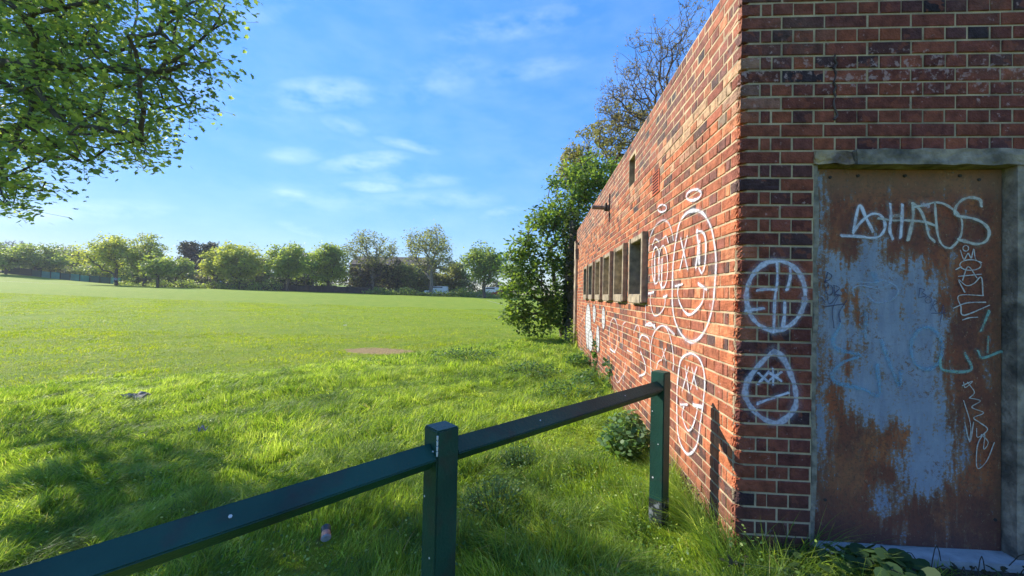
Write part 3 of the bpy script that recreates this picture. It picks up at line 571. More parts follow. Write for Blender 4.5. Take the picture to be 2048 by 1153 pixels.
for A, B in ((P1, P2), (P3, P1)):
    m = MB(); a = A + dv_ * .0445; b = B - dv_ * .0445; mid_ = (a + b) / 2; L = (b - a).length / 2
    Mx = Matrix.Translation((mid_.x, mid_.y, .872 if A is P1 else .852)) @ Matrix.Rotation(ang, 4, 'Z') @ Matrix.Rotation(0 if A is P1 else -.0255, 4, 'Y') @ Matrix.Rotation(R(45), 4, 'X'); h = .0335
    m.box((-L, -h, -h), (L, h, h), M=Mx); rl = m.build('rail', M_green, fence, bevel=.004)
    nrm_ = Vector((dv_.y, -dv_.x, 0)); nf = (nrm_ + Vector((0, 0, 1))).normalized()
    for t in ((.30, .72) if A is P1 else (.35, .62, .97)):
        m = MB(); c = A.lerp(B, t) + Vector((0, 0, .872 if A is P1 else .832 + .041 * t)) + nf * .0335 + Vector((0, 0, .0)); m.tube(c - nf * .003, c + nf * .0015, .0032 + .0015 * (t == .62), n=6); m.build('paint_chip', M_chip, rl)
for P, pt in ((P1, posts[0]), (P2, posts[1])):
    for (u, z, r) in ((-.02, .30, .006), (.012, .52, .004), (-.03, .72, .004), (.02, .86, .004)):
        m = MB(); c = P - dv_ * .0455 + Vector((dv_.y, -dv_.x, 0)) * u + Vector((0, 0, z)); m.tube(c + dv_ * .002, c - dv_ * .0015, r, n=6); m.build('paint_chip', M_chip, pt)
    if P is P1:
        m = MB(); c = P - dv_ * .041 + Vector((dv_.y, -dv_.x, 0)) * .041
        for z in np.linspace(.90, .955, 4): m.tube(c + Vector((.0, -.008, z - .015)), c + Vector((0, -.008, z)), .003, .004, 5)
        m.build('paint_scratch', M_chip, pt)
# weathered scuffs at the foot of the far post
m = MB(); Mx = Matrix.Translation((P2.x, P2.y, 0)) @ Matrix.Rotation(ang, 4, 'Z'); m.box((-.047, -.047, -.1), (.047, .047, .17), M=Mx)
m.build('post_foot', mat('scuffed dark paint', (.02,.028,.026), .7, noise=.5, nscale=30, col2=(.20,.21,.21), c2scale=22, c2lo=.56, c2hi=.62), posts[1], bevel=.005, sub=3, noise=.002)

# ---------------------------------------------------------------- ground
def grid_axis(lo, hi, near):
    a = list(np.arange(-near, near, .25)); x = near
    while x < hi: a.append(x); x *= 1.08
    x = near
    while x < -lo: x *= 1.08; a.insert(0, -min(x, -lo + 1))
    return np.unique(np.round(a, 4))
gxs = grid_axis(-420, 420, 14); gys = grid_axis(-60, 520, 14)
A, B = np.meshgrid(gxs, gys, indexing='ij'); Vg = np.stack([A.ravel(), B.ravel(), terr(A, B).ravel()], 1)
n1_, n2_ = A.shape; ii = (np.arange(n1_ - 1)[:, None] * n2_ + np.arange(n2_ - 1)[None]).ravel(); Fg = np.stack([ii, ii + n2_, ii + n2_ + 1, ii + 1], 1)
mg = bpy.data.materials.new('field turf'); mg.use_nodes = True; nt = mg.node_tree; p = nt.nodes['Principled BSDF']; p.inputs['Roughness'].default_value = .85; p.inputs['Specular IOR Level'].default_value = .15
tcd = N(nt, 'ShaderNodeTexCoord')
g1 = noi(.12, 6, .6); g2 = noi(1.3, 7, .65); g3 = noi(14, 8, .75); g4 = noi(60, 4, .8)
c = mixc(rng_(g1, .35, .65), (.20,.285,.014), (.17,.275,.016)); c = mixc(rng_(g2, .40, .66), c, (.26,.32,.024)); c = mixc(rng_(g3, .50, .68, 0, .55), c, (.10,.15,.02)); c = mixc(rng_(g4, .5, .72, 0, .35), c, (.30,.34,.07))
spk = mth(nt, 'MULTIPLY', rng_(noi(5.5, 7, .7), .58, .66), rng_(noi(.5, 4), .42, .55)); c = mixc(mth(nt, 'MULTIPLY', spk, .75), c, (.13,.085,.045))
# bare worn patch
sxy = N(nt, 'ShaderNodeSeparateXYZ'); nt.links.new(tcd.outputs['Object'], sxy.inputs[0])
def gp(px, py, z=0.0):
    r = ray(px, py); t = (z - EYE) / r[2]; q = r * t; return q[0], q[1]
dcx, dcy = gp(757, 701); q1 = gp(690, 700); q2 = gp(830, 702); hw_ = abs(q2[0] - q1[0]) / 2
qa = mth(nt, 'DIVIDE', mth(nt, 'SUBTRACT', sxy.outputs['X'], dcx), hw_ * 1.0); qb = mth(nt, 'DIVIDE', mth(nt, 'SUBTRACT', sxy.outputs['Y'], dcy), .55)
rr_ = mth(nt, 'ADD', mth(nt, 'MULTIPLY', qa, qa), mth(nt, 'MULTIPLY', qb, qb)); rr_ = mth(nt, 'ADD', rr_, mth(nt, 'MULTIPLY', mth(nt, 'SUBTRACT', noi(5.5, 8, .8), .5), 5.0))
dm = rng_(rr_, .75, 1.15, 1, 0); soil = mixc(rng_(noi(30, 6, .7), .35, .65), (.46,.33,.15), (.24,.17,.075)); c = mixc(dm, c, soil)
dsl = mth(nt, 'MULTIPLY', rng_(sxy.outputs['X'], 1.45, 1.6), rng_(sxy.outputs['Y'], 1.55, 1.8)); c = mixc(mth(nt, 'MULTIPLY', dsl, rng_(sxy.outputs['Y'], 2.6, 2.4)), c, mixc(rng_(noi(25, 7, .8), .4, .6), (.055,.042,.03), (.13,.10,.07)))
nt.links.new(c, p.inputs['Base Color'])
bm_ = N(nt, 'ShaderNodeBump'); bm_.inputs['Strength'].default_value = .9; bm_.inputs['Distance'].default_value = .05; nt.links.new(mth(nt, 'ADD', g3, g4), bm_.inputs['Height']); nt.links.new(bm_.outputs[0], p.inputs['Normal'])
ground = mesh_np('ground', Vg, Fg, 4, mg, None, None, True); tag(ground, kind='structure')
# a faint white pitch line at each side of the field, a chalk sheet on the turf
M_line = mat('pitch line chalk', (.52,.56,.42), .9, noise=.3, nscale=2)
def pitch_line(pts, w):
    m = MB(); n = 24; L = []
    for (a, b) in zip(pts, pts[1:]):
        for t in np.linspace(0, 1, n, endpoint=False): L.append((a[0] + (b[0]-a[0])*t, a[1] + (b[1]-a[1])*t))
    L.append(pts[-1]); L = np.array(L); tg = np.gradient(L, axis=0); tg /= np.linalg.norm(tg, axis=1)[:, None]; nn = np.stack([-tg[:, 1], tg[:, 0]], 1) * w / 2
    v = []; 
    for q, k in zip(L, nn):
        for s_ in (-1, 1): r_ = q + k * s_; v.append((r_[0], r_[1], T(*r_) + .03))
    m.add(v, [(2*i, 2*i+1, 2*i+3, 2*i+2) for i in range(len(L) - 1)]); return tag(m.build('pitch_line', M_line), kind='structure')
def atz(px, z): q = ptz(px, 590, z); return (q[0], q[1])
pitch_line([atz(-60, 66), atz(60, 68), atz(195, 71)], .22)
pitch_line([atz(975, 56), atz(1005, 45), atz(1045, 32), atz(1090, 22)], .07)

# ---------------------------------------------------------------- grass blades
def to_cam(P): v = (P - np.array([0, 0, EYE])) @ C3; return 1024 + 800 * v[:, 0] / -v[:, 2], 576.5 - 800 * v[:, 1] / -v[:, 2], -v[:, 2]
def field(x, y, s, ph):
    return (np.sin(x * s * 1.0 + ph) * np.cos(y * s * 1.3 + ph * 2) + .6 * np.sin(x * s * 2.3 - y * s * 1.9 + ph * 3) + .4 * np.sin(x * s * 4.1 + y * s * 3.7 + ph)) / 2
def long_mask(x, y):      # 1 where the grass is long: this side of a line across the field and along the wall
    pl = np.array([gp(-300, 800), gp(0, 775), gp(420, 752), gp(640, 726), gp(850, 708), gp(980, 682), gp(1110, 670)])
    yl = np.interp(x, pl[:, 0], pl[:, 1]); yl = np.where(x > pl[-1, 0], 14, yl) + .5 * np.sin(x * 1.7) + .3 * np.sin(x * 4.3)
    return 1 - sst(-.5, .6, y - yl)
def blocked(x, y): return ((x > 1.62) & (y > 1.80) & (np.sin(x * 31) * np.sin(y * 47) < .35)) | ((x > X0 - .01) & (y > Y0 - .02)) | ((x > DX0 - .05) & (x < DX1 + .2) & (y > Y0 - .10))
def grass(name, dens, zlo, zhi, hf, wf, nseg, keepf, cols, margin=1.2, label=None):
    X, Y = [], []
    ymax = zhi + 1; xs_l = -1.45 * ymax - 1
    # sample in view wedge by depth rings
    n = int(dens * 2.75 * margin * (zhi ** 2 - zlo ** 2) / 2)
    z = np.sqrt(rng.uniform(zlo ** 2, zhi ** 2, n)); xc = rng.uniform(-1.30 * margin, 1.30 * margin, n) * z
    x = xc * C3[0, 0] - z * C3[0, 2]; y = xc * C3[1, 0] - z * C3[1, 2]
    k = ~blocked(x, y) & (y > -.3); x, y, z = x[k], y[k], z[k]
    lm = long_mask(x, y); k = keepf(x, y, lm); x, y, z, lm = x[k], y[k], z[k], lm[k]; n = len(x)
    h = hf(x, y, lm) * rng.uniform(.55, 1.25, n); w = wf(z) * rng.uniform(.7, 1.3, n)
    flow = field(x, y, .9, 1.7) * 2.6 + .7; az = flow + rng.normal(0, .75, n)
    lean = np.clip(.78 + .45 * field(x, y, 1.9, .3) + rng.normal(0, .25, n), .08, 1.5)
    ci_ = np.floor((x + .06 * np.sin(y * 9)) / .17).astype(np.int64) * 73856093 ^ np.floor((y + .06 * np.sin(x * 8)) / .17).astype(np.int64) * 19349663
    hsh = lambda k_: ((ci_ * k_ % 1000003) % 997) / 997.0
    az = az + (hsh(31) - .5) * 3.2 + rng.normal(0, .5, n); lean = np.clip(lean * (.5 + 1.1 * hsh(17)), .06, 1.6); h = h * (.62 + .75 * hsh(57)); tone = (hsh(91) - .5) * 1.0
    d = np.stack([np.cos(az), np.sin(az)], 1); s_az = rng.uniform(0, 2 * np.pi, n); sv = np.stack([np.cos(s_az), np.sin(s_az)], 1)
    tz = terr(x, y) - .01; lv = []
    for i in range(nseg + 1):
        t = i / nseg; r = h * lean * t ** 1.7; up = h * (t - .30 * lean * t ** 2.2)
        cx, cy, cz = x + d[:, 0] * r, y + d[:, 1] * r, tz + up; ww = w * (1 - t ** 1.6) if i < nseg else 0 * w
        if i < nseg:
            lv.append(np.stack([cx - sv[:, 0] * ww, cy - sv[:, 1] * ww, cz], 1)); lv.append(np.stack([cx + sv[:, 0] * ww, cy + sv[:, 1] * ww, cz], 1))
        else: lv.append(np.stack([cx, cy, cz], 1))
    V = np.stack(lv, 1); nv = V.shape[1]; base = np.arange(n) * nv
    tri = []
    for i in range(nseg - 1):
        a = 2 * i; tri += [(a, a+1, a+3), (a, a+3, a+2)]
    tri.append((2*nseg-2, 2*nseg-1, 2*nseg)); tri = np.array(tri)
    Fc = (base[:, None, None] + tri[None]).reshape(-1, 3)
    cols = np.array(cols); ci = np.clip((field(x, y, 1.3, 2.1) * .6 + tone + rng.normal(0, .42, n) + 1) / 2 * len(cols), 0, len(cols) - .01).astype(int)
    cc = cols[ci] * rng.uniform(.8, 1.2, (n, 1)); dead = rng.random(n) < .02; cc[dead] = (.40, .36, .18)
    o = mesh_np(name, V.reshape(-1, 3), Fc, 3, M_grass, None, np.repeat(cc, nv, 0)); tag(o, label, 'grass', kind='stuff'); print(name, n); return o
GC = [(.12,.205,.045),(.175,.28,.042),(.24,.355,.045),(.31,.425,.06),(.44,.53,.15)]
def hf_long(x, y, lm):
    tall = np.clip(.098 + .055 * field(x, y, 1.4, .9) + .04 * field(x, y, 3.1, 2.2), .04, .26)
    tall = tall * (1 + .35 * np.exp(-((x - 1.05) / .3) ** 2)); tall *= np.where(y < 2.0, .9, 1)
    tall = np.where((np.abs(x - P2.x) < .16) & (y < P2.y) & (y > P2.y - .5), tall * .7, tall)
    tall = tall * np.where((x > .95) & (x < 1.5) & (y > 1.7), 1.75, np.where(x >= 1.5, .8, 1))
    return tall * (.25 + .75 * lm)
lab = 'long tangled bright green grass in front of the brick wall and fence'
grass('long_grass', 8200, .55, 3.6, hf_long, lambda z: .0017 + .0004 * z, 4, lambda x, y, l: rng.random(len(x)) < .35 + .65 * l, GC, label=lab)
grass('long_grass', 3400, 3.6, 7.5, hf_long, lambda z: .0018 + .00042 * z, 3, lambda x, y, l: rng.random(len(x)) < .25 + .75 * l, GC, 1.1, label='long green grass at middle distance beside the brick wall')
grass('long_grass', 900, 7.5, 15, hf_long, lambda z: .003 + .0006 * z, 2, lambda x, y, l: rng.random(len(x)) < l, GC, 1.05, label='far edge of the long grass reaching the shrub')
GL = [(.18,.26,.016),(.22,.30,.018),(.26,.33,.022),(.30,.34,.04)]
def lawn_keep(x, y, l):
    inpatch = ((x - dcx) / hw_) ** 2 + ((y - dcy) / .55) ** 2 < 1.0
    return (rng.random(len(x)) < (1 - l)) & ~inpatch
grass('short_grass', 620, 5.5, 13, lambda x, y, l: .045 + .02 * field(x, y, 1.1, .2), lambda z: .003 + .0004 * z, 2, lawn_keep, GL, 1.1, label='short mown turf of the playing field')
grass('short_grass', 170, 13, 34, lambda x, y, l: .05 + .02 * field(x, y, .5, .2), lambda z: .006 + .0004 * z, 1, lawn_keep, GL, 1.1, label='short mown turf stretching away over the field')

# small broad leaves growing through the grass near the fence and along the wall
n = 260000; z = np.sqrt(rng.uniform(.7, 13.0 ** 2, n)); xc = rng.uniform(-1.4, 1.4, n) * z; x = xc * C3[0, 0] - z * C3[0, 2]; y = xc * C3[1, 0] - z * C3[1, 2]
dn = .5 + .5 * field(x, y, 1.9, 4.1) + .35 * np.exp(-((x - .6) / .9) ** 2); k = ~blocked(x, y) & (y > -.2) & (rng.random(n) < np.clip(dn, 0, 1) ** 1.6) & (long_mask(x, y) > .5); x, y = x[k], y[k]; n = len(x)
GW = np.stack([x, y, terr(x, y) + hf_long(x, y, 1.0) * rng.uniform(.25, .95, n)], 1)
# ---------------------------------------------------------------- trees
def skeleton(base, pts, top_start, tip_r=.006, bias=.35, pexp=2.3, trunk_n=5, wob=.03):
    """join scattered crown points into a branching limb structure; returns pos, parent, radius"""
    base = np.array(base, float); top_start = np.array(top_start, float)
    tr = [base + (top_start - base) * t + np.array([rng.normal(0, wob), rng.normal(0, wob), 0]) * (0 < t < 1) for t in np.linspace(0, 1, trunk_n)]
    pos = list(tr); par = [-1] + list(range(trunk_n - 1)); L = [float(np.linalg.norm(q - base)) for q in tr]
    order = np.argsort(np.linalg.norm(pts - top_start, axis=1)); PA = np.zeros((len(pts) + trunk_n, 3)); LA = np.zeros(len(PA)); PA[:trunk_n] = tr; LA[:trunk_n] = L; LA[:max(1, trunk_n - 2)] += 1e6
    n = trunk_n
    for i in order:
        d = np.linalg.norm(PA[:n] - pts[i], axis=1); j = int(np.argmin(d + bias * LA[:n])); PA[n] = pts[i]; LA[n] = (LA[j] if LA[j] < 1e5 else 0) + d[j]; par.append(j); n += 1
    w = np.full(n, tip_r ** pexp)
    for i in range(n - 1, 0, -1): w[par[i]] += w[i]
    return PA[:n], np.array(par), w ** (1 / pexp), order
def limbs_mesh(name, P, par, r, mt, parent, ns=5, rmin=0, sag=.08, pieces=2):
    V, F = [], []
    for i in range(1, len(P)):
        if r[i] < rmin: continue
        a, b = P[par[i]], P[i]; L = np.linalg.norm(b - a)
        if L < 1e-4: continue
        off = rng.normal(0, sag * L, 3) if pieces > 1 else 0; r0 = min(r[par[i]], r[i] * 1.25); r1 = r[i]
        path = [a, (a + b) / 2 + off, b] if pieces > 1 else [a, b]; rr = [r0, (r0 + r1) / 2, r1 * .92] if pieces > 1 else [r0, r1]
        d = (b - a) / L; u = np.cross(d, [0, 0, 1.0] if abs(d[2]) < .9 else [1.0, 0, 0]); u /= np.linalg.norm(u); v = np.cross(d, u); o = len(V)
        for q, ra in zip(path, rr):
            for k in range(ns):
                t = 2 * math.pi * k / ns; V.append(q + (u * math.cos(t) + v * math.sin(t)) * ra)
        for s_ in range(len(path) - 1):
            for k in range(ns): F.append((o + s_*ns + k, o + s_*ns + (k+1) % ns, o + (s_+1)*ns + (k+1) % ns, o + (s_+1)*ns + k))
    return mesh_np(name, np.array(V), np.array(F), 4, mt, parent, None, True)
MAPLE = np.array([(0,0),(.30,-.12),(.52,.10),(.34,.24),(.72,.50),(.36,.55),(.30,.72),(0,1.15),(-.30,.72),(-.36,.55),(-.72,.50),(-.34,.24),(-.52,.10),(-.30,-.12)])
OVAL = np.array([(0,0),(.28,.3),(.26,.7),(0,1),(-.26,.7),(-.28,.3)])
QUAD = np.array([(-.5,0),(.5,.1),(.4,1),(-.45,.9)])
def leaves_mesh(name, C, size, cols, parent, shape=QUAD, droop=.5, mt=None, up=.6, var=.2):
    n = len(C); nrm = rng.normal(size=(n, 3)); nrm[:, 2] = np.abs(nrm[:, 2]) + up; nrm /= np.linalg.norm(nrm, axis=1)[:, None]
    a = rng.normal(size=(n, 3)); a[:, 2] -= droop; u = a - nrm * np.sum(a * nrm, 1)[:, None]; u /= np.linalg.norm(u, axis=1)[:, None]; v = np.cross(nrm, u)
    s = (np.asarray(size) * rng.uniform(.6, 1.25, n))[:, None, None]
    V = C[:, None, :] + s * (shape[None, :, 1:2] * u[:, None] + shape[None, :, 0:1] * v[:, None]); k = len(shape)
    F = np.arange(n * k).reshape(n, k); cols = np.asarray(cols) * rng.uniform(1 - var, 1 + var, (n, 1))
    return mesh_np(name, V.reshape(-1, 3), F, k, mt or M_leaf, parent, np.repeat(cols, k, 0))

o = leaves_mesh('ground_weeds', GW, .019, np.array([(.09,.17,.05),(.13,.23,.055),(.19,.31,.06),(.27,.40,.08),(.42,.50,.16)])[rng.integers(0, 5, len(GW))], None, OVAL, .1, None, 1.3); tag(o, 'small clover and nettle leaves growing through the long grass', 'ground cover', kind='stuff')
# ---- the near maple, rooted off to the left; its crown hangs into the upper left
region = [(-160,-160),(480,-60),(478,30),(455,75),(486,116),(450,150),(415,165),(405,195),(380,228),(325,240),(348,278),(298,292),(304,330),(252,320),(190,325),(150,338),(95,325),(112,362),(98,392),(60,385),(40,410),(8,430),(-60,430),(-160,460)]
gaps = [(150,215,26,14),(30,258,22,14),(10,190,20,10),(230,120,14,9),(115,320,20,10),(300,40,12,8),(75,345,26,8),(345,262,20,12)]
def inpoly(x, y, poly):
    ins = False; n = len(poly)
    for i in range(n):
        (x1, y1), (x2, y2) = poly[i], poly[(i + 1) % n]
        if (y1 > y) != (y2 > y) and x < (x2 - x1) * (y - y1) / (y2 - y1) + x1: ins = not ins
    return ins
def shadow_ok(q):
    t = X0 - q[0]
    if t < 0: return False
    return (q[1] - .4 * t < Y0 - .42) or (q[2] - .7 * t < -.45)
root = tag(empty('maple_tree', (-8.2, 3.4, 0)), 'near leafy maple whose boughs hang into the upper left of the sky', 'tree')
cl = []
tries = 0
while len(cl) < 760 and tries < 150000:
    tries += 1; px = rng.uniform(-160, 490); py = rng.uniform(-160, 470)
    if not inpoly(px, py, region) or any(((px-g[0])/g[2])**2 + ((py-g[1])/g[3])**2 < 1 for g in gaps): continue
    q = ptz(px, py, rng.uniform(2.9, 6.2))
    if not shadow_ok(q): 
        continue
    if -6 < q[0] + q[2] / .7 and q[1] - .4 * q[2] / .7 > 2.4 and rng.random() > .2 and px > 60: continue
    if math.sin(px*.045+1.2*math.sin(py*.03))*math.sin(py*.06+math.sin(px*.021)*1.5) > .42: continue
    if any(np.sum((q - c) ** 2) < .16 ** 2 for c in cl[-200:]): continue
    cl.append(q)
print('clusters', len(cl), tries)
side_cl = []
tries = 0
while len(side_cl) < 60 and tries < 50000:      # the rest of the crown, mostly out of frame; it shades the foreground
    tries += 1
    q = np.array([rng.uniform(-12.0, -2.6), rng.uniform(-2.5, 6.2), rng.uniform(2.7, 8.0)])
    e = ((q[0] + 7.6) / 4.8) ** 2 + ((q[1] - 2.6) / 4.2) ** 2 + ((q[2] - 5.4) / 3.1) ** 2
    if e > 1: continue
    px, py, z = to_cam(q[None]); 
    if z[0] > 0 and px[0] > -150 and px[0] < 2100 and py[0] > -160: continue
    if not shadow_ok(q) or (-6 < q[0] + q[2] / .7 and q[1] - .4 * q[2] / .7 > 2.7 + .25 * math.sin(q[0] * 3)): continue
    side_cl.append(q)
allc = np.array(cl + side_cl)
lim = np.array([ptz(0,128,5.6), ptz(110,132,5.3), ptz(210,136,5.0), ptz(320,140,4.7), ptz(400,110,4.4), ptz(440,60,4.2), ptz(-150,330,6.0), ptz(30,318,5.4), ptz(100,300,5.0), ptz(160,296,4.9), ptz(265,55,4.8), ptz(275,0,4.9), ptz(345,80,4.5), ptz(360,20,4.5)])
mid_l = np.array([(-7.9,3.6,3.0),(-7.6,3.9,3.5),(-7.2,4.2,3.9),(-8.0,3.2,3.6),(-8.1,2.8,4.6),(-7.8,2.2,5.4)])
pts = np.vstack([mid_l, lim, allc]); P, par, r, order = skeleton((-8.2, 3.4, -.1), pts, (-8.0, 3.4, 2.6), tip_r=.0045, bias=.10)
limbs_mesh('trunk', P, par, r, mat('dark bark', (.085,.075,.058), .95, noise=.3, nscale=12), root, 6, 0, .05)
m = MB()
for path, ra, rb in (([(-8.0,3.4,2.6),(-7.6,4.4,3.9),*[tuple(ptz(x_,y_,z_)) for x_,y_,z_ in ((-120,125,4.3),(0,128,3.6),(110,133,3.4),(210,138,3.3),(320,143,3.2),(372,128,3.2))]], .10, .012),
                     ([tuple(ptz(x_,y_,z_)) for x_,y_,z_ in ((210,138,3.3),(255,125,3.5),(262,80,3.8),(275,20,4.9),(272,-60,5))], .020, .008),
                     ([tuple(ptz(x_,y_,z_)) for x_,y_,z_ in ((320,143,3.2),(345,95,3.3),(352,50,3.4),(375,5,3.5))], .018, .006),
                     ([tuple(ptz(x_,y_,z_)) for x_,y_,z_ in ((335,130,3.2),(390,90,3.2),(430,50,3.2),(450,10,3.2))], .016, .005),
                     ([(-8.0,3.4,2.6),*[tuple(ptz(x_,y_,z_)) for x_,y_,z_ in ((-150,300,6.1),(-10,288,5.7),(60,300,5.3),(110,318,5.0),(150,312,4.9),(165,285,4.9))]], .07, .010),
                     ([tuple(ptz(x_,y_,z_)) for x_,y_,z_ in ((60,300,5.3),(120,295,5.2),(165,285,5.0),(230,240,4.9))], .018, .006)):
    pc = catmull([p_ for p_ in path], 5)
    for i in range(len(pc) - 1):
        t = i / len(pc); t2 = (i + 1) / len(pc); m.tube(pc[i], pc[i+1], ra + (rb - ra) * t ** .6, ra + (rb - ra) * t2 ** .6, 7)
m.build('bough', bpy.data.materials['dark bark'], root, smooth=True)
LC, LCol = [], []
pal = np.array([(.16,.245,.10),(.20,.30,.10),(.26,.36,.11),(.34,.43,.11),(.44,.51,.13)])
for q in allc:
    k = 44; a = np.clip(rng.normal(size=(k, 3)), -1.7, 1.7); a *= (np.array([.12,.12,.07])) ; LC.append(q + a)
    i0 = rng.integers(0, 5); LCol.append(pal[np.clip(i0 + rng.integers(-1, 2, k), 0, 4)])
tv, tp_ = [], []
for q, L_ in zip(allc, LC):
    for t_ in L_[:9]: tv.append(q); tp_.append(t_)
TV = np.vstack([np.array(tv), np.array(tp_)]); nT = len(tv)
limbs_mesh('twigs', TV, np.r_[np.full(nT, -1), np.arange(nT)] if False else np.r_[np.arange(nT), np.arange(nT)], np.r_[np.full(nT, 0.0), np.full(nT, .0016)], bpy.data.materials['dark bark'], root, 3, .0005, .05, 1)
LC = np.vstack(LC); LCol = np.vstack(LCol)
leaves_mesh('crown', LC, .0345, LCol, root, MAPLE, .6, None, .7)

# ---- the shrub at the end of the wall
def shrub(base, lobes, ncl, per, size, pal, label, name='shrub', cat='shrub', stems=None, rot=.30, bark=None, tip=.006, shape=OVAL, group=None):
    root = tag(empty(name, base), label, cat, group); C = []
    wts = np.array([l[3] * l[4] * l[5] for l in lobes]) ** .67; wts /= wts.sum()
    for _ in range(ncl):
        l = lobes[rng.choice(len(lobes), p=wts)]; v = rng.normal(size=3); v /= np.linalg.norm(v); rr = rng.uniform(.25, 1) ** .5; q = np.array(l[:3]) + v * rr * np.array(l[3:6])
        if q[2] < T(q[0], q[1]) + .12: q[2] = T(q[0], q[1]) + rng.uniform(.12, .5)
        C.append(q)
    C = np.array(C); b = np.array(base); P, par, r, o = skeleton(b, C, b + np.array([0, 0, .35]), tip_r=tip, bias=.3, trunk_n=3)
    limbs_mesh('stem', P, par, r, bark or M_bark, root, 5)
    LC, LL = [], []
    for q in C:
        k = per; a = rng.normal(size=(k, 3)) * rot * np.array([1, 1, .75]); LC.append(q + a); i0 = rng.integers(0, len(pal)); LL.append(np.array(pal)[np.clip(i0 + rng.integers(-1, 2, k), 0, len(pal) - 1)])
    leaves_mesh('foliage', np.vstack(LC), size, np.vstack(LL), root, shape, .3)
    return root
def P3_(px, py, z): return ptz(px, py, z)
def lobe(px, py, z, rpx, rpy, rd): q = P3_(px, py, z); return (*q, rpx * z / 800, rd, rpy * z / 800)
G_SH = [(.07,.12,.035),(.10,.17,.04),(.13,.21,.05),(.17,.255,.055),(.21,.30,.06)]
bs = P3_(1125, 668, 13.6); bs[2] = 0
shrub(bs, [lobe(1085,480,13.4,52,60,.9), lobe(1135,400,14.2,45,70,1.0), lobe(1110,560,13.2,60,60,1.0), lobe(1045,590,12.9,35,50,.7), lobe(1065,640,12.8,45,32,.7), lobe(1175,360,14.6,35,50,.9), lobe(1040,500,13.4,30,26,.5), lobe(1035,545,13.2,28,24,.5), lobe(1095,440,13.9,34,34,.5), lobe(1120,630,13.4,36,35,.8), lobe(1022,520,13.2,26,14,.4), lobe(1022,575,12.8,30,18,.5), lobe(1030,625,12.6,24,22,.5)],
      600, 20, .125, G_SH, 'big leafy green shrub growing against the far end of the brick wall', rot=.13)
bs = P3_(1172, 690, 15.2); bs[2] = 0; bs[0] = max(bs[0], 1.9)
shrub((1.6, 14.2, 0), [(1.9,14.6,4.2,1.3,1.0,1.5),(2.8,14.8,5.0,1.5,1.0,1.2),(1.4,14.0,2.2,.9,.9,1.4),(2.2,15,6.0,1.1,1,.7)], 280, 20, .13, G_SH[1:], 'tall green bush rising behind the end of the brick wall', rot=.20)
# ---- bare tree behind the building
def bare_tree(base, crown, n, label, th, tip=.007, leafn=0, lcol=(.16,.13,.06), bark=None, cat='tree', twig=3, lsize=.05, name='bare_tree'):
    root = tag(empty(name, base), label, cat); C = []
    while len(C) < n:
        v = rng.normal(size=3); v /= np.linalg.norm(v); l = crown[rng.integers(len(crown))]; C.append(np.array(l[:3]) + v * rng.uniform(.15, 1) ** .45 * np.array(l[3:6]))
    C = np.array(C); b = np.array(base, float); C = C[C[:, 2] > b[2] + th * .8]
    P, par, r, o = skeleton(b, C, b + np.array([.1, 0, th]), tip_r=tip, bias=.45, pexp=2.1)
    # fine twigs
    nP = len(P); idx = rng.integers(6, nP, n * twig); dirs = P[idx] - P[par[idx]]; dirs /= np.linalg.norm(dirs, axis=1)[:, None] + 1e-6
    tp = P[idx] + (dirs + rng.normal(0, .6, (len(idx), 3)) + [0, 0, .25]) * rng.uniform(.2, .55, (len(idx), 1)) * crown[0][3] * .12
    P = np.vstack([P, tp]); par = np.r_[par, idx]; r = np.r_[r, np.full(len(idx), tip * .6)]
    limbs_mesh('trunk', P, par, r, bark or M_bark, root, 4, 0, .09)
    if leafn:
        k = rng.integers(0, len(tp), leafn); LC = tp[k] + rng.normal(0, .07, (leafn, 3)); leaves_mesh('crown', LC, lsize, np.tile(lcol, (leafn, 1)), root, QUAD)
    return root
bare_tree((7.4, 18.2, 0), [lobe(1335,160,17.5,120,120,2.5),lobe(1265,215,17.5,72,75,2.0),lobe(1400,120,17.5,110,110,2.6)], 1000, 'tall nearly bare tree with fine dark twigs behind the brick building', 3.2, .0065, 6500, (.20,.16,.10), mat('twig bark', (.085,.06,.045), .9), lsize=.05, twig=4)
bare_tree((4.6, 19.5, 0), [lobe(1205,310,19.5,72,62,2.0),lobe(1245,265,19.5,66,60,1.8),lobe(1150,340,19.5,32,45,1.3)], 700, 'small brown budding tree between the big shrub and the tall bare tree', 2.4, .006, 9000, (.23,.22,.10), mat('twig bark', (.10,.07,.05), .9), lsize=.075, twig=4)

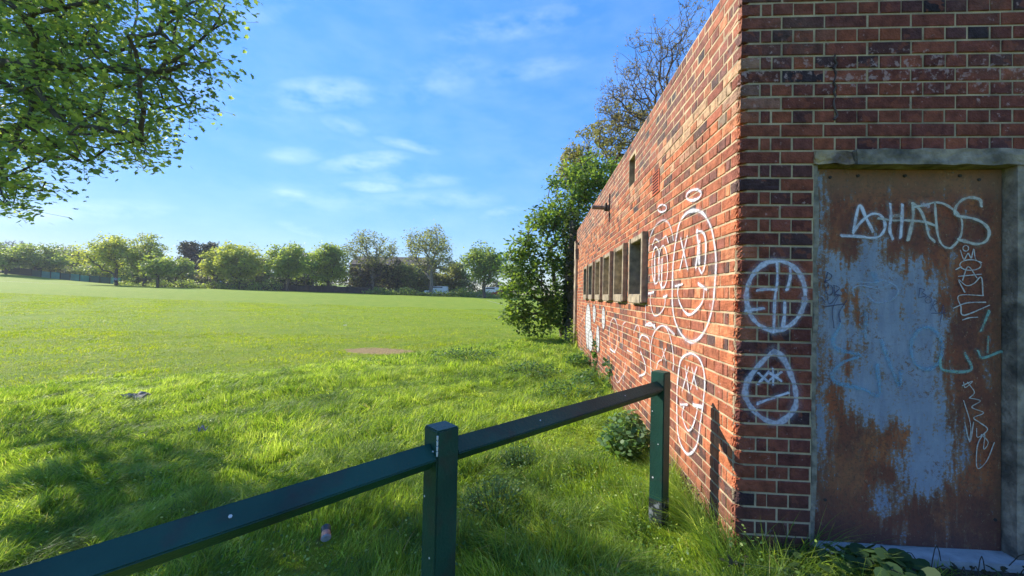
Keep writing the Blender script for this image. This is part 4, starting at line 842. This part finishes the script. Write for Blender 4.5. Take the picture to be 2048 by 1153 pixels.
# ---- the line of trees across the field
def far_tree(px, ytop, z, wpx, pal, label, dens=1.0, low=.28, flat=1.0, name='field_tree', leafs=None, ncl=95, lobes=5, size=.30, tilt=0, bark=None, spread=None, base_px=None):
    b = ptz(px if base_px is None else base_px, 590, z); b[2] = T(b[0], b[1]) - .1; top = ptz(px, ytop, z)[2]; Hh = top - b[2]; Wd = wpx * z / 800 / 2; cx = ptz(px, 590, z)[0]
    root = tag(empty(name, b), label, 'tree', 'trees across the field'); C = []
    cz = b[2] + Hh * (low + (1 - low) / 2); rz = Hh * (1 - low) / 2 * 1.06
    bl = []
    for k in range(lobes * 3):
        v = rng.normal(size=3); v /= np.linalg.norm(v); v[2] = v[2] * .9 + .1; bl.append((v, rng.uniform(.34, .5)))
    for _ in range(ncl):
        v, s = bl[rng.integers(len(bl))]; u = rng.normal(size=3); u /= np.linalg.norm(u); w = v * (1 - s) * .95 + u * s * rng.uniform(.3, 1) ** .5
        w = w * np.array([1, 1, 1]); nn = np.linalg.norm(w); w = w / max(1, nn)
        wz = w[2]; shp = 1 if wz > -.2 else 1 - .35 * (-.2 - wz)
        C.append((cx + w[0] * Wd * shp + tilt * wz, b[1] + w[1] * Wd * shp, cz + wz * rz * flat))
    C = np.array(C); P, par, r, o = skeleton(b, C, b + np.array([0, 0, Hh * max(.3, low + .12)]), tip_r=.03, bias=.42, pexp=2.2, trunk_n=4)
    limbs_mesh('trunk', P, par, r, bark or M_bark, root, 5, 0, .06)
    per = int((leafs or 46) * dens); LC, LL = [], []; rad = (Wd + rz) / 2 * (spread or .13); pal = np.array(pal)
    for q in C:
        LC.append(q + rng.normal(size=(per, 3)) * rad * [1, 1, .7]); i0 = rng.integers(0, len(pal)); LL.append(pal[np.clip(i0 + rng.integers(-1, 2, per), 0, len(pal) - 1)])
    leaves_mesh('crown', np.vstack(LC), size, np.vstack(LL), root, QUAD, .2); return root
YG = [(.26,.31,.08),(.33,.38,.085),(.41,.45,.09),(.48,.50,.10)]
GG = [(.16,.22,.075),(.21,.285,.08),(.27,.35,.085),(.34,.42,.095)]
OL = [(.16,.185,.085),(.21,.235,.095),(.27,.29,.11)]
DK = [(.03,.042,.036),(.04,.055,.04),(.055,.07,.045)]
BR = [(.13,.11,.07),(.16,.15,.08),(.17,.19,.08)]
far_tree(70, 487, 88, 115, GG, 'broad rounded green tree near the left edge beyond the green hoarding', low=.18, ncl=150)
far_tree(138, 494, 105, 60, BR, 'brownish round tree behind, between the broad green tree and the two tall spreading trees', low=.15)
far_tree(205, 467, 76, 108, YG, 'tall spreading yellow green tree with a visible fork behind the left walker', low=.16, dens=1.0, ncl=150, base_px=231, size=.26, spread=.10)
far_tree(288, 467, 77, 84, YG[:3], 'tall open crowned tree touching the right side of the yellow green one', low=.18, dens=.85, ncl=150, size=.25, spread=.10)
far_tree(316, 500, 72, 66, GG[1:], 'small dark stemmed tree behind the right walker', low=.20, dens=.6, base_px=315)
far_tree(350, 512, 84, 64, GG, 'low round green tree left of the dark conifers', low=.15)
far_tree(432, 494, 80, 62, YG, 'yellowish tree between the dark conifers and the first of three round trees', low=.15)
far_tree(480, 479, 78, 88, YG[:3], 'leftmost of three bright round trees along the field edge', low=.14, ncl=150, dens=1.2)
far_tree(575, 484, 78, 88, GG[1:], 'middle of three bright round trees along the field edge', low=.16, ncl=150, dens=1.2)
far_tree(656, 490, 78, 98, GG[1:], 'rightmost of three bright round trees, beside the long roof', low=.12, ncl=150, dens=1.2)
far_tree(745, 459, 80, 120, OL, 'open feathery tree rising over the left end of the long roof', low=.34, dens=.42, ncl=190, size=.24, spread=.09, bark=M_greybark)
far_tree(862, 443, 76, 128, OL, 'tallest open tree with airy branches over the right end of the roof', low=.2, dens=.42, ncl=260, size=.24, spread=.085, bark=M_greybark)
far_tree(968, 486, 70, 92, GG[:3], 'single dark green pointed maple left of the big shrub', low=.22, dens=.9, ncl=150, tilt=0)
far_tree(905, 524, 82, 74, OL, 'grey green low tree under the tallest open tree', low=.05)
far_tree(520, 510, 92, 70, OL, 'olive tree in the gap behind the first two round trees', low=.1)
far_tree(-40, 480, 95, 110, GG[:2], 'dark green tree cut by the left edge of the view', low=.1)
far_tree(1035, 520, 95, 80, GG[:2], 'dark low tree half hidden behind the big shrub', low=.05)
for (px, yt, z, w, lb) in [(378,484,98,44,'left one of the two dark conifers'),(414,486,99,50,'right one of the two dark conifers, tangled with brown twigs')]:
    b = ptz(px, 590, z); b[2] = T(b[0], b[1]); top = ptz(px, yt, z)[2]; Hh = top - b[2]; Wd = w * z / 800 / 2
    root = tag(empty('conifer', b), lb, 'tree', 'dark conifers'); C = []
    for k in range(150):
        t = rng.uniform(.1, 1) ; a = rng.uniform(0, 6.28); rr = Wd * (1.25 - t * .75) * rng.uniform(.2, 1); C.append((b[0] + rr * math.cos(a), b[1] + rr * math.sin(a), b[2] + Hh * t * .97))
    C = np.array(C); P, par, r, o = skeleton(b, C, b + np.array([0, 0, Hh * .2]), tip_r=.03, bias=.3, trunk_n=3); limbs_mesh('trunk', P, par, r, M_bark, root, 4)
    LC = np.vstack([q + rng.normal(size=(40, 3)) * [.55, .55, .3] for q in C]); leaves_mesh('crown', LC, .34, np.array(DK)[rng.integers(0, 3, len(LC))], root, QUAD)
bb = ptz(25, 590, 108); bb[2] = T(bb[0], bb[1]); tt = ptz(25, 481, 108)[2]; hh = (tt - bb[2])
bare_tree(tuple(bb), [(bb[0], bb[1], bb[2] + hh * .68, 4.6, 4, hh * .32)], 260, 'pale leafless tree standing above the far left trees', hh * .3, .04, 0, bark=mat('pale twigs', (.26,.22,.20), .9), name='leafless_tree')

# ---- hedges and undergrowth along the field edge
def hedge(px0, px1, y0, z, pal, label, n, per=26, size=.28, depth=1.6, name='hedge'):
    a, b = ptz(px0, 590, z), ptz(px1, 590, z); root = tag(empty(name, ((a[0]+b[0])/2, (a[1]+b[1])/2, T(a[0], a[1]))), label, 'hedge', 'hedges along the field edge'); C = []
    for _ in range(n):
        t = rng.random(); px = px0 + (px1 - px0) * t; yt = y0 + 5 * math.sin(px * .11 + z) + 4 * math.sin(px * .043 + 2); q = ptz(px, 590, z + rng.uniform(0, depth)); g_ = T(q[0], q[1]); hz = ptz(px, yt, z)[2]
        C.append((q[0], q[1], g_ + (max(hz - g_, .5)) * rng.uniform(0, 1) ** .8))
    C = np.array(C); LC = np.vstack([q + rng.normal(size=(per, 3)) * [.5, .5, .22] for q in C]); LC[:, 2] = np.maximum(LC[:, 2], terr(LC[:, 0], LC[:, 1]))
    leaves_mesh('foliage', LC, size, np.array(pal)[rng.integers(0, len(pal), len(LC))], root, QUAD)
    st = MB()
    for i in range(0, len(C), 6): g_ = T(C[i][0], C[i][1]); st.tube((C[i][0], C[i][1], g_ - .1), tuple(C[i]), .05, .02, 4)
    st.build('stems', M_bark, root)
hedge(-60, 270, 534, 92, OL + GG[:1], 'long olive hedge behind the green hoarding on the left', 420)
hedge(150, 260, 528, 86, YG[:2] + GG, 'low hedge under the tall spreading yellow green tree', 160)
hedge(240, 420, 541, 90, GG[:2] + OL + YG[:1], 'mixed hedge behind the right walker', 300)
hedge(400, 560, 545, 88, GG[:2] + BR, 'dusky hedge under the leftmost bright round tree', 260)
hedge(540, 720, 548, 86, DK + GG[:2], 'dark hedge under the two right round trees', 300)
hedge(700, 800, 528, 80, BR + DK, 'purple brown thicket in front of the long building', 260)
hedge(790, 940, 545, 80, OL + GG[:2] + BR, 'grey green thicket left of the single maple', 300)
hedge(735, 935, 583, 72, GG[:3], 'low green scrub at the foot of the thickets', 150, 22, .2, 1.0)
hedge(235, 560, 565, 77, GG[1:], 'low nettles along the dark board fence', 200, 20, .18, .8)
hedge(930, 1075, 588, 74, GG[:3], 'low dark scrub under the single maple', 110, 20, .2, .8)
hedge(930, 1060, 562, 110, DK + BR, 'distant dark hedge right of the single maple', 180)

# ---- long building behind the trees
M_pan = mat('brown roof tiles', (.11,.09,.075), .9, noise=.2, nscale=1.2); M_wl = mat('brown brick far', (.16,.105,.08), .9, noise=.2)
def house(pxa, pxb, ytop, yeave, z, label, rm=M_pan, wm=M_wl, win=True, dep=8):
    a, b = ptz(pxa, 590, z), ptz(pxb, 590, z); g_ = min(T(a[0], a[1]), T(b[0], b[1])) - .5; zt = ptz((pxa+pxb)/2, ytop, z)[2]; ze = ptz((pxa+pxb)/2, yeave, z)[2]
    x0, x1, y0 = a[0], b[0], (a[1]+b[1])/2; root = tag(empty('house', ((x0+x1)/2, y0, g_)), label, 'building')
    m = MB(); m.box((x0, y0, g_), (x1, y0 + dep, ze)); wl_ = m.build('wall', wm, root)
    m = MB(); e = .3; ym = y0 + dep / 2
    m.add([(x0-e,y0-e,ze),(x1+e,y0-e,ze),(x1+e,y0+dep+e,ze),(x0-e,y0+dep+e,ze),(x0-e,ym,zt),(x1+e,ym,zt)], [(0,1,5,4),(2,3,4,5),(1,2,5),(3,0,4),(3,2,1,0)]); m.build('roof', rm, root)
    if win:
        n = max(2, int((x1 - x0) / 3.2))
        for i in range(n):
            wx = x0 + (i + .5) * (x1 - x0) / n; wz = ze - 1.9
            w = MB(); w.box((wx-.65, y0 - .05, wz), (wx+.65, y0 + .02, wz + 1.2)); fr = w.build('window', M_wh, root); w = MB(); w.box((wx-.55, y0 - .08, wz+.1), (wx+.55, y0 - .055, wz + 1.1)); w.build('pane', M_gl, fr)
M_wh = mat('white paint', (.62,.62,.60), .6); M_gl = mat('window glass', (.03,.04,.05), .15, spec=.6)
house(695, 853, 511, 530, 92, 'long low building with a brown tiled roof behind the open trees')
house(232, 262, 520, 532, 120, 'small white walled house glimpsed between the two tall spreading trees', wm=M_wh, dep=6)
house(560, 600, 503, 520, 125, 'small brown roofed house behind the middle round tree')
house(40, 120, 512, 530, 135, 'brown roofed house behind the broad green tree on the left')

# ---- fences at the field edge
def far_fence(pts, h, mt, pm, label, gap, name, z_top_extra=0):
    root = tag(empty(name, (*pts[0], T(*pts[0]))), label, 'fence'); m = MB(); k = 0; posts_ = []
    for (a, b) in zip(pts, pts[1:]):
        L = math.dist(a, b); n = max(1, int(L / gap))
        for i in range(n):
            p, q = [(a[0] + (b[0]-a[0])*t, a[1] + (b[1]-a[1])*t) for t in (i/n, (i+1)/n)]
            zp, zq = T(*p), T(*q); hh_ = h * rng.uniform(.93, 1.03); dx, dy = (q[0]-p[0])*.02, (q[1]-p[1])*.02
            m = MB(); m.add([(p[0]+dx,p[1]+dy,zp-.1),(q[0]-dx,q[1]-dy,zq-.1),(q[0]-dx,q[1]-dy,zq+hh_),(p[0]+dx,p[1]+dy,zp+hh_),(p[0]+dx,p[1]+dy+.05,zp-.1),(q[0]-dx,q[1]-dy+.05,zq-.1),(q[0]-dx,q[1]-dy+.05,zq+hh_),(p[0]+dx,p[1]+dy+.05,zp+hh_)], [(0,1,2,3),(7,6,5,4),(0,4,5,1),(1,5,6,2),(2,6,7,3),(3,7,4,0)])
            m.build('panel', mt[int(rng.integers(len(mt)))], root)
            m = MB(); m.box((p[0]-.07, p[1]-.10, zp-.1), (p[0]+.07, p[1]-.02, zp+h*1.12)); m.build('post', pm, root)
M_teal = [mat('teal sheet', (.05,.20,.15), .7, noise=.2, nscale=.5), mat('teal sheet faded', (.085,.27,.20), .7, noise=.2, nscale=.5), mat('dark green sheet', (.03,.085,.06), .8)]
M_dg = mat('dark green steel', (.015,.035,.025), .7)
far_fence([atz(62, 86), atz(240, 82)], 1.35, M_teal, M_dg, 'teal green sheeted fence with dark posts across the far left', 2.5, 'green_fence')
far_fence([atz(-80, 87), atz(62, 86)], 1.5, [M_dg, mat('dull mesh', (.06,.06,.045), .9)], M_dg, 'dark mesh fence continuing to the left edge from the teal sheeting', 2.5, 'dark_fence')
M_bd = [mat('dark fence boards', (.055,.042,.034), .9, noise=.3, nscale=2), mat('darker fence boards', (.042,.034,.030), .9, noise=.3, nscale=2)]
far_fence([atz(315, 80), atz(520, 79), atz(745, 76)], 1.25, M_bd, M_bd[1], 'long dark timber board fence along the foot of the round trees', 2.4, 'board_fence')
far_fence([atz(925, 84), atz(1010, 84)], 1.0, [mat('pale low wall', (.38,.35,.31), .9, noise=.2)], M_bd[1], 'low pale wall behind the single maple', 3, 'low_wall')

# ---- vehicles beyond the field
def vehicle(px, z, L, Hc, col, label, van=False, ang=0.1, name='parked_car'):
    q = ptz(px, 590, z); g_ = T(q[0], q[1]) + .02; root = tag(empty(name, (0, 0, 0)), label, 'van' if van else 'car', 'vehicles beyond the field')
    pr = [(-L/2,.35),(-L/2,.85),(-L/2+.15,.95),(-L*.28,1.0),(-L*.18,Hc*.97),(L*.30,Hc),(L/2-.1,1.0 if not van else Hc*.98),(L/2,.9),(L/2,.35)]
    m = MB(); W_ = .85; n = len(pr); v = [(x, -W_*(1 if z_ < 1.05 else .86), z_) for x, z_ in pr] + [(x, W_*(1 if z_ < 1.05 else .86), z_) for x, z_ in pr]
    m.add(v, [tuple(range(n)), tuple(range(2*n-1, n-1, -1))] + [(i, n+i, n+(i+1)%n, (i+1)%n) for i in range(n)]); m.build('body', mat('car paint', col, .3, spec=.6), root, bevel=.04)
    for s_ in (-1, 1):
        m = MB(); y_ = s_ * .80; y2 = s_ * .78; m.add([(-L*.22, y_*1.0, 1.05),(L*.30, y_, 1.05),(L*.26, y2*.98, Hc*.93),(-L*.15, y2*.98, Hc*.93),(-L*.22, y_*.9, 1.05),(L*.30, y_*.9, 1.05),(L*.26, y2*.88, Hc*.93),(-L*.15, y2*.88, Hc*.93)], [(0,1,2,3),(7,6,5,4),(0,4,5,1),(1,5,6,2),(2,6,7,3),(3,7,4,0)]); m.build('window', M_gl, root)
        for x_ in (-L*.32, L*.32):
            m = MB(); m.tube((x_, s_*.70, .33), (x_, s_*.90, .33), .33, n=16); w_ = m.build('wheel', mat('tyre', (.02,.02,.02), .8), root); m = MB(); m.tube((x_, s_*.88, .33), (x_, s_*.915, .33), .19, n=12); m.build('rim', mat('wheel rim', (.4,.4,.4), .4, metal=.8), w_)
    root.location = (q[0], q[1], g_); root.rotation_euler = (0, 0, ang)
vehicle(873, 79, 4.6, 1.85, (.75,.75,.75), 'white van parked beyond the scrub, left of the single maple', True)
vehicle(1003, 80, 4.3, 1.45, (.40,.03,.03), 'dark red car half hidden behind the big shrub', ang=.05)
vehicle(978, 88, 4.6, 2.0, (.72,.74,.76), 'white van behind the trunk of the single maple', True)
vehicle(268, 96, 4.6, 1.9, (.80,.80,.80), 'white van behind the hedge between the tall spreading trees', True)
vehicle(425, 95, 4.3, 1.5, (.75,.75,.75), 'white car behind the board fence right of the conifers')

# ---- two walkers
def person(px, z, top, trousers, label, faceang=0, stride=.16, sc=1):
    q = ptz(px, 590, z); root = tag(empty('person', (0, 0, 0)), label, 'person', 'walkers on the far side of the field')
    me = bpy.data.meshes.new('body'); J = [(0,0,.95),(0,0,1.15),(0,0,1.38),(0,0,1.48),(0,.02,1.60),(0,.02,1.70),
        (.10,0,.90),(.11,stride*.5,.50),(.11,stride*.4-.02,.09),(.11,stride+.05,.04),(-.10,0,.90),(-.11,-stride*.4,.50),(-.11,-stride,.10),(-.11,-stride+.14,.04),
        (.18,0,1.38),(.24,-.06,1.12),(.22,.06,.90),(.22,.08,.80),(-.18,0,1.38),(-.24,.05,1.12),(-.22,.12,.92),(-.22,.14,.82)]
    Ed = [(0,1),(1,2),(2,3),(3,4),(4,5),(0,6),(6,7),(7,8),(8,9),(0,10),(10,11),(11,12),(12,13),(2,14),(14,15),(15,16),(16,17),(2,18),(18,19),(19,20),(20,21)]
    Rr = [.15,.14,.16,.06,.095,.08,.09,.065,.045,.04,.09,.065,.045,.04,.065,.045,.035,.035,.065,.045,.035,.035]
    me.from_pydata(J, Ed, []); o = bpy.data.objects.new('body', me); COL.objects.link(o); o.parent = root
    sk = o.modifiers.new('skin', 'SKIN'); 
    for v, r_ in zip(me.skin_vertices[0].data, Rr): v.radius = (r_, r_ * .8)
    me.skin_vertices[0].data[0].use_root = True; ss = o.modifiers.new('sub', 'SUBSURF'); ss.levels = ss.render_levels = 2
    me.materials.append(mat('skin tone', (.42,.26,.19), .6))
    def garment(nm, Jc, Ec, Rc, m_):
        g = bpy.data.meshes.new(nm); g.from_pydata(Jc, Ec, []); ob = bpy.data.objects.new(nm, g); COL.objects.link(ob); ob.parent = root; s2_ = ob.modifiers.new('skin', 'SKIN')
        for v, r_ in zip(g.skin_vertices[0].data, Rc): v.radius = (r_, r_ * .82)
        g.skin_vertices[0].data[0].use_root = True; s3 = ob.modifiers.new('sub', 'SUBSURF'); s3.levels = s3.render_levels = 2; g.materials.append(m_)
    garment('jacket', [J[0],J[1],J[2],(0,0,1.44),J[14],J[15],J[16],J[18],J[19],J[20]], [(0,1),(1,2),(2,3),(2,4),(4,5),(5,6),(2,7),(7,8),(8,9)], [.18,.175,.19,.09,.09,.07,.055,.09,.07,.055], mat('jacket', top, .8))
    garment('trousers', [(0,0,.97),J[6],J[7],(J[8][0],J[8][1],.13),J[10],J[11],(J[12][0],J[12][1],.14)], [(0,1),(1,2),(2,3),(0,4),(4,5),(5,6)], [.17,.115,.09,.075,.115,.09,.075], mat('trousers', trousers, .8))
    m = MB(); m.tube((0, .0, 1.62), (0, -.01, 1.74), .105, .06, 10); m.build('hair', mat('hair', (.04,.03,.025), .8), root, bevel=.01)
    root.location = (q[0], q[1], T(q[0], q[1])); root.rotation_euler = (0, 0, faceang); root.scale = (sc, sc, sc)
person(230, 74, (.30,.36,.45), (.03,.035,.05), 'walker in a grey blue jacket and dark trousers under the tall yellow green tree', 1.2)
person(315, 73.5, (.70,.70,.72), (.04,.04,.06), 'walker in a white top by the small dark stemmed tree', -1.0, .16, .68)

# ---- weeds, litter
def weed(x, y, label, n, rad, hgt, size, pal, name='weed', cat='weed', shape=OVAL, up=1.2, group=None, cut=None):
    z0 = T(x, y); root = tag(empty(name, (x, y, z0)), label, cat, group); st = MB(); C = []
    for i in range(n):
        a = rng.uniform(0, 6.28); r_ = rad * rng.random() ** .6; q = np.array([x + r_ * math.cos(a), y + r_ * math.sin(a), z0 + hgt * (1 - .55 * (r_ / rad) ** 2) * rng.uniform(.35, 1)])
        if q[1] > Y0 - .02 and q[0] > X0 - .02: q[0] = X0 - .03 - .1 * rng.random()
        if cut is not None and q[1] > cut: q[1] = cut - .05 * rng.random()
        C.append(q); b_ = (x + (q[0]-x)*.45, y + (q[1]-y)*.45, z0)
        if i % 2 == 0: st.tube(b_, q, .0025, .0015, 4)
    st.build('stems', mat('weed stem', (.09,.14,.04), .7), root); C = np.array(C)
    leaves_mesh('leaves', C, size, np.array(pal)[rng.integers(0, len(pal), n)], root, shape, .1, None, up); return root
WP = [(.07,.15,.05),(.09,.19,.06),(.12,.22,.07)]
def gpt(px, py, z=0.05): return gp(px, py, z)
x, y = gpt(1262, 905); weed(x - .03, y + .05, 'rounded mallow clump with pale leaves left of the far green post', 420, .24, .42, .045, [(.10,.20,.08),(.14,.25,.10),(.19,.29,.13)], shape=np.array([(0,0),(.4,.1),(.5,.5),(.3,.9),(-.3,.9),(-.5,.5),(-.4,.1)]))
x, y = gpt(1180, 700); weed(.88, 8.3, 'leafy weed clump at the wall foot below the white figures', 260, .3, .35, .06, WP)
weed(.90, 6.6, 'broad leaved weeds along the wall foot below the middle windows', 320, .35, .30, .06, WP)
weed(.55, 5.9, 'low nettle patch in the grass beyond the rail', 380, .5, .26, .045, WP)
weed(-.1, 7.4, 'dark green nettle patch midway along the grass', 420, .6, .24, .05, WP)
weed(-1.6, 9.0, 'clover patch beside the bare earth', 420, .8, .2, .05, WP)
weed(.95, 11.0, 'bright yellow green seedling shrub at the far corner of the wall', 140, .22, .8, .07, [(.20,.32,.05),(.26,.36,.07)])
x, y = gpt(990, 1010); weed(x, y, 'feathery green cow parsley between the two posts', 360, .22, .24, .022, WP)
x, y = gpt(1040, 920); weed(x, y, 'smaller feathery cow parsley behind the nearer post', 260, .18, .20, .022, WP)
BLD = np.array([(0,-.1),(.25,-.05),(.48,.2),(.5,.55),(.3,.88),(0,1),(-.3,.88),(-.5,.55),(-.48,.2),(-.25,-.05)])
weed(1.66, 2.02, 'dark broad leaved dock plant in front of the doorstep', 120, .24, .16, .065, [(.05,.10,.04),(.07,.13,.05),(.09,.16,.055)], shape=BLD, cut=Y0 - .12, up=1.6)
weed(1.36, 2.08, 'small dark ivy sprigs at the foot of the brick pillar', 60, .16, .18, .055, [(.03,.07,.02),(.05,.09,.03)], cut=Y0 - .06)
weed(2.30, 1.98, 'dry dark bramble tangle on the ground before the doorstep', 140, .38, .10, .03, [(.04,.05,.03),(.06,.06,.035)], cut=Y0 - .14)
# thin bent dry stems before the door
m = MB(); root = tag(empty('dry_stems', (2.2, 1.95, 0)), 'dark wiry dead stems curling before the concrete doorstep', 'dead plant')
for i in range(60):
    a = np.array([rng.uniform(1.7, 2.8), rng.uniform(1.75, 2.15), .10]); d = rng.normal(size=2) * .16; h_ = rng.uniform(.05, .16); pr_ = a
    for t in np.linspace(.2, 1, 5):
        q = a + np.array([d[0]*t, d[1]*t*.4, h_ * math.sin(t * 2.8)]); m.tube(pr_, q, .0022, .0018, 4); pr_ = q
m.build('stems', mat('dead stem', (.06,.05,.035), .9), root)
# ivy runners at the foot of the side wall
for (yy, hh_, lb) in [(6.0,.55,'small ivy climbing the wall foot nearest the fence'),(7.4,.75,'ivy climbing the wall foot beside the white figures')]:
    root = tag(empty('ivy', (X0, yy, 0)), lb, 'ivy', 'ivy on the side wall'); n = 90; C = np.stack([X0 - .02 - .05 * rng.random(n), yy + rng.normal(0, .10, n), hh_ * rng.random(n) ** 1.3], 1)
    leaves_mesh('leaves', C, .055, np.array(WP)[rng.integers(0, 3, n)] * .8, root, BLD); m = MB(); pr_ = (X0 - .012, yy, 0)
    for k in range(8): q = (X0 - .012, yy + .03 * math.sin(k * 2.1), hh_ * (k + 1) / 8); m.tube(pr_, q, .004, .003, 5); pr_ = q
    m.build('runner', M_bark, root)
# crushed drink can and scraps
x, y = gp(652, 1068, .10); m = MB(); Mx = Matrix.Translation((x, y, .105)) @ Matrix.Scale(.8, 4) @ Matrix.Rotation(R(120), 4, 'Z') @ Matrix.Rotation(R(78), 4, 'Y')
root = tag(empty('drinks_can', (0,0,0)), 'crumpled orange and black drinks can lying in the grass under the rail', 'can')
for a, b, r0, r1, cc in ((-.055,-.045,.018,.026,(.25,.25,.25)),(-.045,0,.026,.023,(.36,.17,.11)),(0,.045,.023,.026,(.05,.06,.05)),(.045,.055,.026,.018,(.5,.5,.5))):
    m.tube(Mx @ Vector((0,0,a)), Mx @ Vector((0,0,b)), r0, r1, 14, cc)
m.build('can_body', mat('can print', attr=True, rough=.35, noise=.3, nscale=40), root, noise=.003)
def scrap(px, py, label, s, col, name='litter'):
    x, y = gp(px, py, .12); m = MB(); n = 6; v = []
    for i in range(n):
        for j in range(n): v.append((x + (i / 5 - .5) * s, y + (j / 5 - .5) * s * .6, T(x, y) + .12 + .02 * math.sin(i * 1.9 + j)))
    m.add(v, [(i*n+j, (i+1)*n+j, (i+1)*n+j+1, i*n+j+1) for i in range(5) for j in range(5)]); o = m.build(name, mat('scrap', col, .7, noise=.3, nscale=30), None, noise=.02)
    so = o.modifiers.new('thick', 'SOLIDIFY'); so.thickness = .002; tag(o, label, 'litter')
scrap(405, 857, 'pale crumpled wrapper half sunk in the grass left of centre', .09, (.24,.25,.20))
scrap(690, 650, 'tiny white paper scrap far out on the mown turf', .12, (.7,.7,.66))
x, y = gp(272, 790, .05); m = MB(); m.box((x - .13, y - .07, -.02), (x + .13, y + .07, .05)); o = m.build('stone', mat('dark stone', (.26,.24,.20), .9, noise=.4, nscale=20), None, sub=5, noise=.05); tag(o, 'dark lump of stone at the edge of the long grass', 'stone')

# ---------------------------------------------------------------- air

root = tag(empty('tree_trunk', (.98, 12.4, 0)), 'dark ivy-clad trunk standing just beyond the far end of the brick wall', 'tree'); m = MB(); pr_ = Vector((1.02, 12.4, -.1))
for k in range(9): q = Vector((1.02 + .05 * math.sin(k * 1.1), 12.4 + .1 * k / 8, .42 * (k + 1))); m.tube(pr_, q, .17 - .008 * k, .162 - .008 * k, 9); pr_ = q
m.build('trunk', bpy.data.materials['dark bark'], root, smooth=True)
n = 1300; a_ = rng.uniform(0, 6.28, n); C = np.stack([1.02 + .2 * np.cos(a_), 12.45 + .2 * np.sin(a_), rng.uniform(.5, 4, n)], 1); leaves_mesh('ivy_leaves', C, .075, np.array([(.03,.05,.02),(.05,.075,.025)])[rng.integers(0, 2, n)], root, BLD)

far_tree(800, 520, 84, 90, OL, 'low olive tree in front of the long roof between the two open trees', low=.1)
far_tree(250, 505, 95, 120, GG, 'green tree filling the gap behind the two tall spreading trees', low=.08)
far_tree(615, 512, 92, 80, GG, 'tree filling the gap behind the two right round trees', low=.08)
far_tree(10, 500, 84, 70, GG[1:], 'green tree in front of the leafless tree at the left edge', low=.1)
hz = MB(); hz.box((-440, -75, -6), (440, 540, 26))
M_haze = bpy.data.materials.new('haze air'); M_haze.use_nodes = True; nt = M_haze.node_tree; nt.nodes.clear()
ho = N(nt, 'ShaderNodeOutputMaterial'); hv = N(nt, 'ShaderNodeVolumePrincipled'); hv.inputs['Color'].default_value = (.86, .92, 1, 1); hv.inputs['Density'].default_value = .0004; hv.inputs['Anisotropy'].default_value = .3
nt.links.new(hv.outputs[0], ho.inputs['Volume']); haze = hz.build('haze', M_haze); tag(haze, kind='stuff')
SC.cycles.volume_bounces = 0
